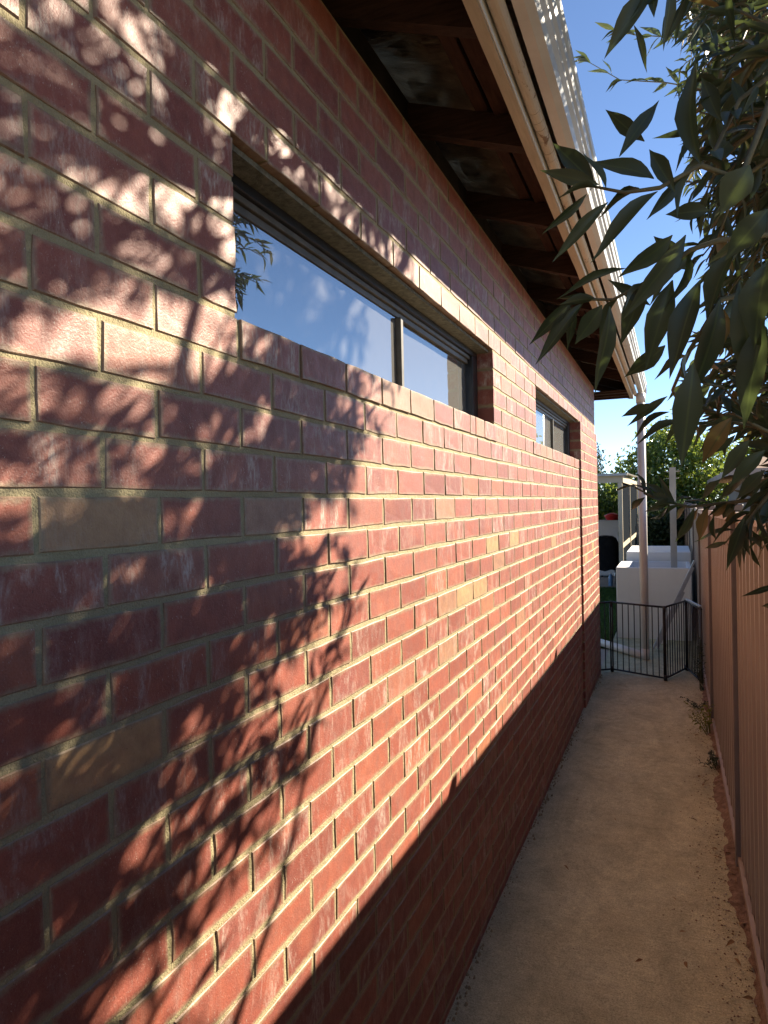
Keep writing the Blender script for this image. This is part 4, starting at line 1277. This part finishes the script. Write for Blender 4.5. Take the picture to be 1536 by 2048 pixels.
V = []; F = []; base = 0
for m_, imp, k in rest:
    a = np.array(m_)
    V.append(UV[k] @ a[:3, :3].T + a[:3, 3]); 
    F += [tuple(base + i for i in f) for f in UNITS[k][1]]
    base += len(UV[k])
me = bpy.data.meshes.new('foliage'); me.from_pydata(np.concatenate(V).tolist(), [], F); me.materials.append(M['leaf'])
me.polygons.foreach_set('use_smooth', [True] * len(F)); me.update()
tag(link('foliage', me, tree), kind='stuff')
print('LEAVES', len(leaves))

# ------------------------------------------------------------------ trees at the end of the garden
def crown_mesh(name, blobs, n, size, mat, seed, narrow=0.55):
    """leaf-sized faces, in clumps, spread through a set of ellipsoids"""
    r = np.random.default_rng(seed)
    vol = np.array([b[3] * b[4] * b[5] for b in blobs]); vol = vol / vol.sum()
    P = []
    for b, k in zip(blobs, r.multinomial(n // 14, vol)):
        d = r.normal(size=(k, 3)); d /= np.linalg.norm(d, axis=1)[:, None]
        rad = r.uniform(0.45, 1.0, k) ** 0.5
        c = np.array(b[:3]) + d * rad[:, None] * np.array(b[3:6])
        P.append(np.repeat(c, 14, axis=0) + r.normal(size=(k * 14, 3)) * size * 1.25)
    P = np.concatenate(P); m = len(P)
    y = r.normal(size=(m, 3)); y[:, 2] -= 0.5; y /= np.linalg.norm(y, axis=1)[:, None]
    a = r.normal(size=(m, 3)); x = np.cross(y, a); x /= np.linalg.norm(x, axis=1)[:, None]
    z = np.cross(x, y)
    L = size * r.uniform(0.7, 1.3, m)[:, None]; w = L * narrow * 0.5
    v = np.stack([P, P + y * L * 0.5 + x * w + z * L * 0.06, P + y * L, P + y * L * 0.5 - x * w + z * L * 0.06], 1).reshape(-1, 3)
    i = np.arange(m) * 4
    f = np.concatenate([np.stack([i, i + 1, i + 2], 1), np.stack([i, i + 2, i + 3], 1)])
    me = bpy.data.meshes.new(name); me.from_pydata(v.tolist(), [], f.tolist()); me.materials.append(mat); me.update()
    return me

def garden_tree(name, label, base, h, blobs, n, size, mat, seed, cat='tree', group=None, trunk=0.12, narrow=0.55):
    t = empty(name, base); tag(t, label, cat, group)
    r = random.Random(seed); b = Vector(base)
    mb = MB(); top = b + Vector((r.uniform(-.1, .1), r.uniform(-.1, .1), h * 0.55))
    mb.tube([b - Vector((0, 0, .1)), b.lerp(top, .5) + Vector((.05, .03, 0)), top], [trunk, trunk * .8, trunk * .5], 10)
    for bl in blobs:
        c = Vector(bl[:3]); s = b.lerp(top, r.uniform(.55, 1))
        mb.tube([s, s.lerp(c, .5) + Vector((0, 0, .1)), c], [trunk * .45, trunk * .3, trunk * .1], 6)
    mb.build('trunk', M['bark'], t)
    o = link('crown', crown_mesh('crown', blobs, n, size, mat, seed), t)
    o['kind'] = 'stuff'
    return t
garden_tree('broadleaf_tree', 'broad glossy green tree behind the washing line post', (-0.2, 24, 0), 3.2,
            [(-0.9, 24, 2.5, 0.95, 1.1, 1.0), (0.0, 24.2, 3.1, 1.0, 1.1, 1.05), (0.9, 24, 2.9, 0.9, 1.0, 0.95), (-0.4, 23.6, 1.5, 1.3, 0.9, 0.9), (0.8, 23.6, 1.5, 1.0, 0.9, 0.9), (-1.3, 24, 1.7, 0.6, .8, .8), (0.1, 24.3, 3.8, 0.7, 0.6, 0.5)],
            15000, 0.15, M['leaf_far'], 1)
garden_tree('broadleaf_tree', 'yellow green tree standing beyond the tan tiled roof', (3.0, 26, 0), 3.4,
            [(2.2, 26, 2.6, 1.0, 1.0, 1.1), (3.2, 26, 3.0, 1.1, 1.0, 1.2), (4.3, 26, 2.6, 1.1, 1, 1.1)], 7000, 0.16, M['leaf_far'], 2)
garden_tree('conifer_tree', 'dark conifer showing past the brick corner of the house', (-2.65, 25, 0), 3.6,
            [(-2.65, 25, 1.2, 0.85, .8, 0.9), (-2.6, 25, 2.2, 0.62, .6, 0.8), (-2.55, 25, 3.0, 0.36, .36, 0.7), (-2.5, 25, 3.5, 0.14, .14, 0.4)], 9000, 0.10, M['needle'], 3, narrow=0.2)
garden_tree('hedge_shrub', 'dense dark green shrub under the pergola roof', (-1.9, 21.5, 0), 1.8,
            [(-2.2, 21.5, 1.1, 0.7, .6, 0.9), (-1.4, 21.5, 1.2, 0.7, .6, 1.0), (-1.75, 21.4, 1.9, 0.6, .5, .5)], 7000, 0.12, M['leaf_far'], 4, cat='shrub', trunk=.06)
garden_tree('hedge_shrub', 'dark leafy shrub between the pergola screen and the white planter blocks', (-0.2, 20.8, 0), 1.6,
            [(-0.45, 20.8, 0.85, 0.55, .5, 0.85), (0.3, 20.8, 0.9, 0.6, .5, 0.85), (0.0, 20.8, 1.3, 0.6, .5, .5)], 7000, 0.12, M['leaf_dark'], 5, cat='shrub', trunk=.06)
garden_tree('hedge_shrub', 'dark shrub filling the far corner by the end of the brown fence', (1.3, 23, 0), 1.8,
            [(0.9, 23, 0.9, 0.6, .5, 0.9), (1.6, 23, 1.0, 0.6, .5, 0.9)], 5000, 0.12, M['leaf_dark'], 6, cat='shrub', trunk=.06)
# rear boundary fence
rf = empty('rear_fence', (-1, 26.6, 0)); tag(rf, 'dark timber paling fence at the very end of the garden behind the trees', 'fence')
me = MB().box(-0.068, 0.068, -0.01, 0.01, -0.1, 1.75).mesh('paling', M['rafter'])
for i in range(64):
    o = link('paling', me, rf); o.location = (-6 + 0.141 * i, 26.6 + 0.004 * (i % 3), 0)
MB().obox((-6.1, 26.63, 1.2), (3.1, 26.63, 1.2), 0.04, 0.09).build('rail', M['rafter'], rf)

# ------------------------------------------------------------------ weeds and litter at the foot of the fence
def weed(name, label, base, n, h, size, mat, seed, spread=0.09):
    t = empty(name, base); tag(t, label, 'weed')
    g = random.Random(seed); st = MB(); lf = MB(); lf.sm = True
    for i in range(n):
        a = g.uniform(0, 6.28); hh = h * g.uniform(.4, 1); d = Vector((math.cos(a) - 0.6, math.sin(a), 0)) * spread * g.uniform(.3, 1.2)
        b = Vector(base) + Vector((g.uniform(-.02, .02), g.uniform(-.05, .05), 0)); tip = b + d + Vector((0, 0, hh))
        mid = b.lerp(tip, .5) + Vector((0, 0, hh * .2))
        st.tube([b, mid, tip], [.002, .0015, .0008], 4, caps=False)
        for j in range(9):
            u = .25 + .75 * j / 8; p = (b.lerp(mid, u * 2) if u < .5 else mid.lerp(tip, u * 2 - 1))
            dr = Vector((g.gauss(0, 1), g.gauss(0, 1), g.gauss(.3, .6))).normalized(); L = size * g.uniform(.6, 1.2)
            m_ = leaf_matrix(p, p + dr * L, L * .38, Vector((g.gauss(0, .5), g.gauss(0, .5), 1)))
            k = g.randrange(10)
            lf.add([m_ @ Vector(q) for q in UNITS[k][0]], UNITS[k][1])
    st.build('stem', mat, t); o = lf.build('leaves', mat, t, kind='stuff')
    return t
weed('path_weed', 'yellow green weed growing from the foot of the fence post', (0.235, 6.15, gz(6.15)), 16, 0.24, 0.035, M['weed'], 1, 0.11)
weed('path_weed', 'low dark green weed tuft against the bottom rail of the fence', (0.245, 5.35, gz(5.35)), 12, 0.10, 0.03, M['weed_dark'], 2, 0.06)
weed('path_weed', 'tall feathery weed by the fence end of the black gate', (0.235, 7.55, gz(7.55)), 14, 0.55, 0.035, M['weed_dark'], 3, 0.08)
weed('path_weed', 'sprawling weed on the concrete between the gate and the yellow green weed', (0.20, 6.9, gz(6.9)), 9, 0.07, 0.03, M['weed_dark'], 4, 0.14)

lit = MB(); g = random.Random(77)
def crumb(x, y, s):
    z = gz(y) + 0.004
    n = 5; v = []
    for i in range(n):
        a = 6.28 * i / n + g.uniform(-.3, .3); r = s * g.uniform(.6, 1.2); v.append((x + r * math.cos(a), y + r * math.sin(a), z))
    v.append((x + g.uniform(-.3, .3) * s, y, z + s * g.uniform(.5, 1.0)))
    lit.add(v, [(i, (i + 1) % n, n) for i in range(n)])
for i in range(1500):
    y = g.uniform(1.5, 8); x = FX - abs(g.gauss(0, 0.10)) - 0.01
    lit.m = 0 if g.random() < .7 else 1
    crumb(x, y, g.uniform(.0015, .006))
for i in range(500):
    y = g.uniform(1.5, 8); x = g.uniform(-.74, .2); lit.m = 0 if g.random() < .5 else 1
    crumb(x, y, g.uniform(.001, .0028))
tag(lit.build('soil_crumbs', [M['soil'], M['paving']]), 'crumbs of soil and grit scattered along the path', 'grit', kind='stuff')
for i in range(46):
    y = g.uniform(1.9, 6.5) if i < 36 else g.uniform(1.9, 4.5)
    x = FX - 0.02 - abs(g.gauss(0, .07)) if i < 36 else g.uniform(-.6, .15)
    L = g.uniform(.02, .05); a = g.uniform(0, 6.28); z = gz(y) + 0.016
    m_ = leaf_matrix((x, y, z), (x + L * math.cos(a), y + L * math.sin(a), z + g.uniform(-.006, .006)), L * .35, Vector((g.gauss(0, .4), g.gauss(0, .4), 1)))
    b = MB(); b.sm = True; k = g.randrange(10); b.add([m_ @ Vector(q) for q in UNITS[k][0]], UNITS[k][1])
    tag(b.build('fallen_leaf', M['dry']), 'small dry brown leaf lying on the concrete path', 'leaf', 'dry leaves fallen on the path')
# mortar droppings along the foot of the wall
mb = MB(); g = random.Random(9)
for i in range(420):
    y = g.uniform(1.2, 8.0); s = g.uniform(.002, .008); x = WX + abs(g.gauss(0, .016)) + .002; z = gz(y) + .012
    n = 5; v = [(x + s * math.cos(6.28 * k / n), y + s * 1.6 * math.sin(6.28 * k / n), z - .008) for k in range(n)] + [(x, y, z + s * .5)]
    mb.add(v, [(k, (k + 1) % n, n) for k in range(n)])
tag(mb.build('mortar_droppings', M['mortar']), 'dried mortar droppings along the foot of the brick wall', 'mortar', kind='stuff')
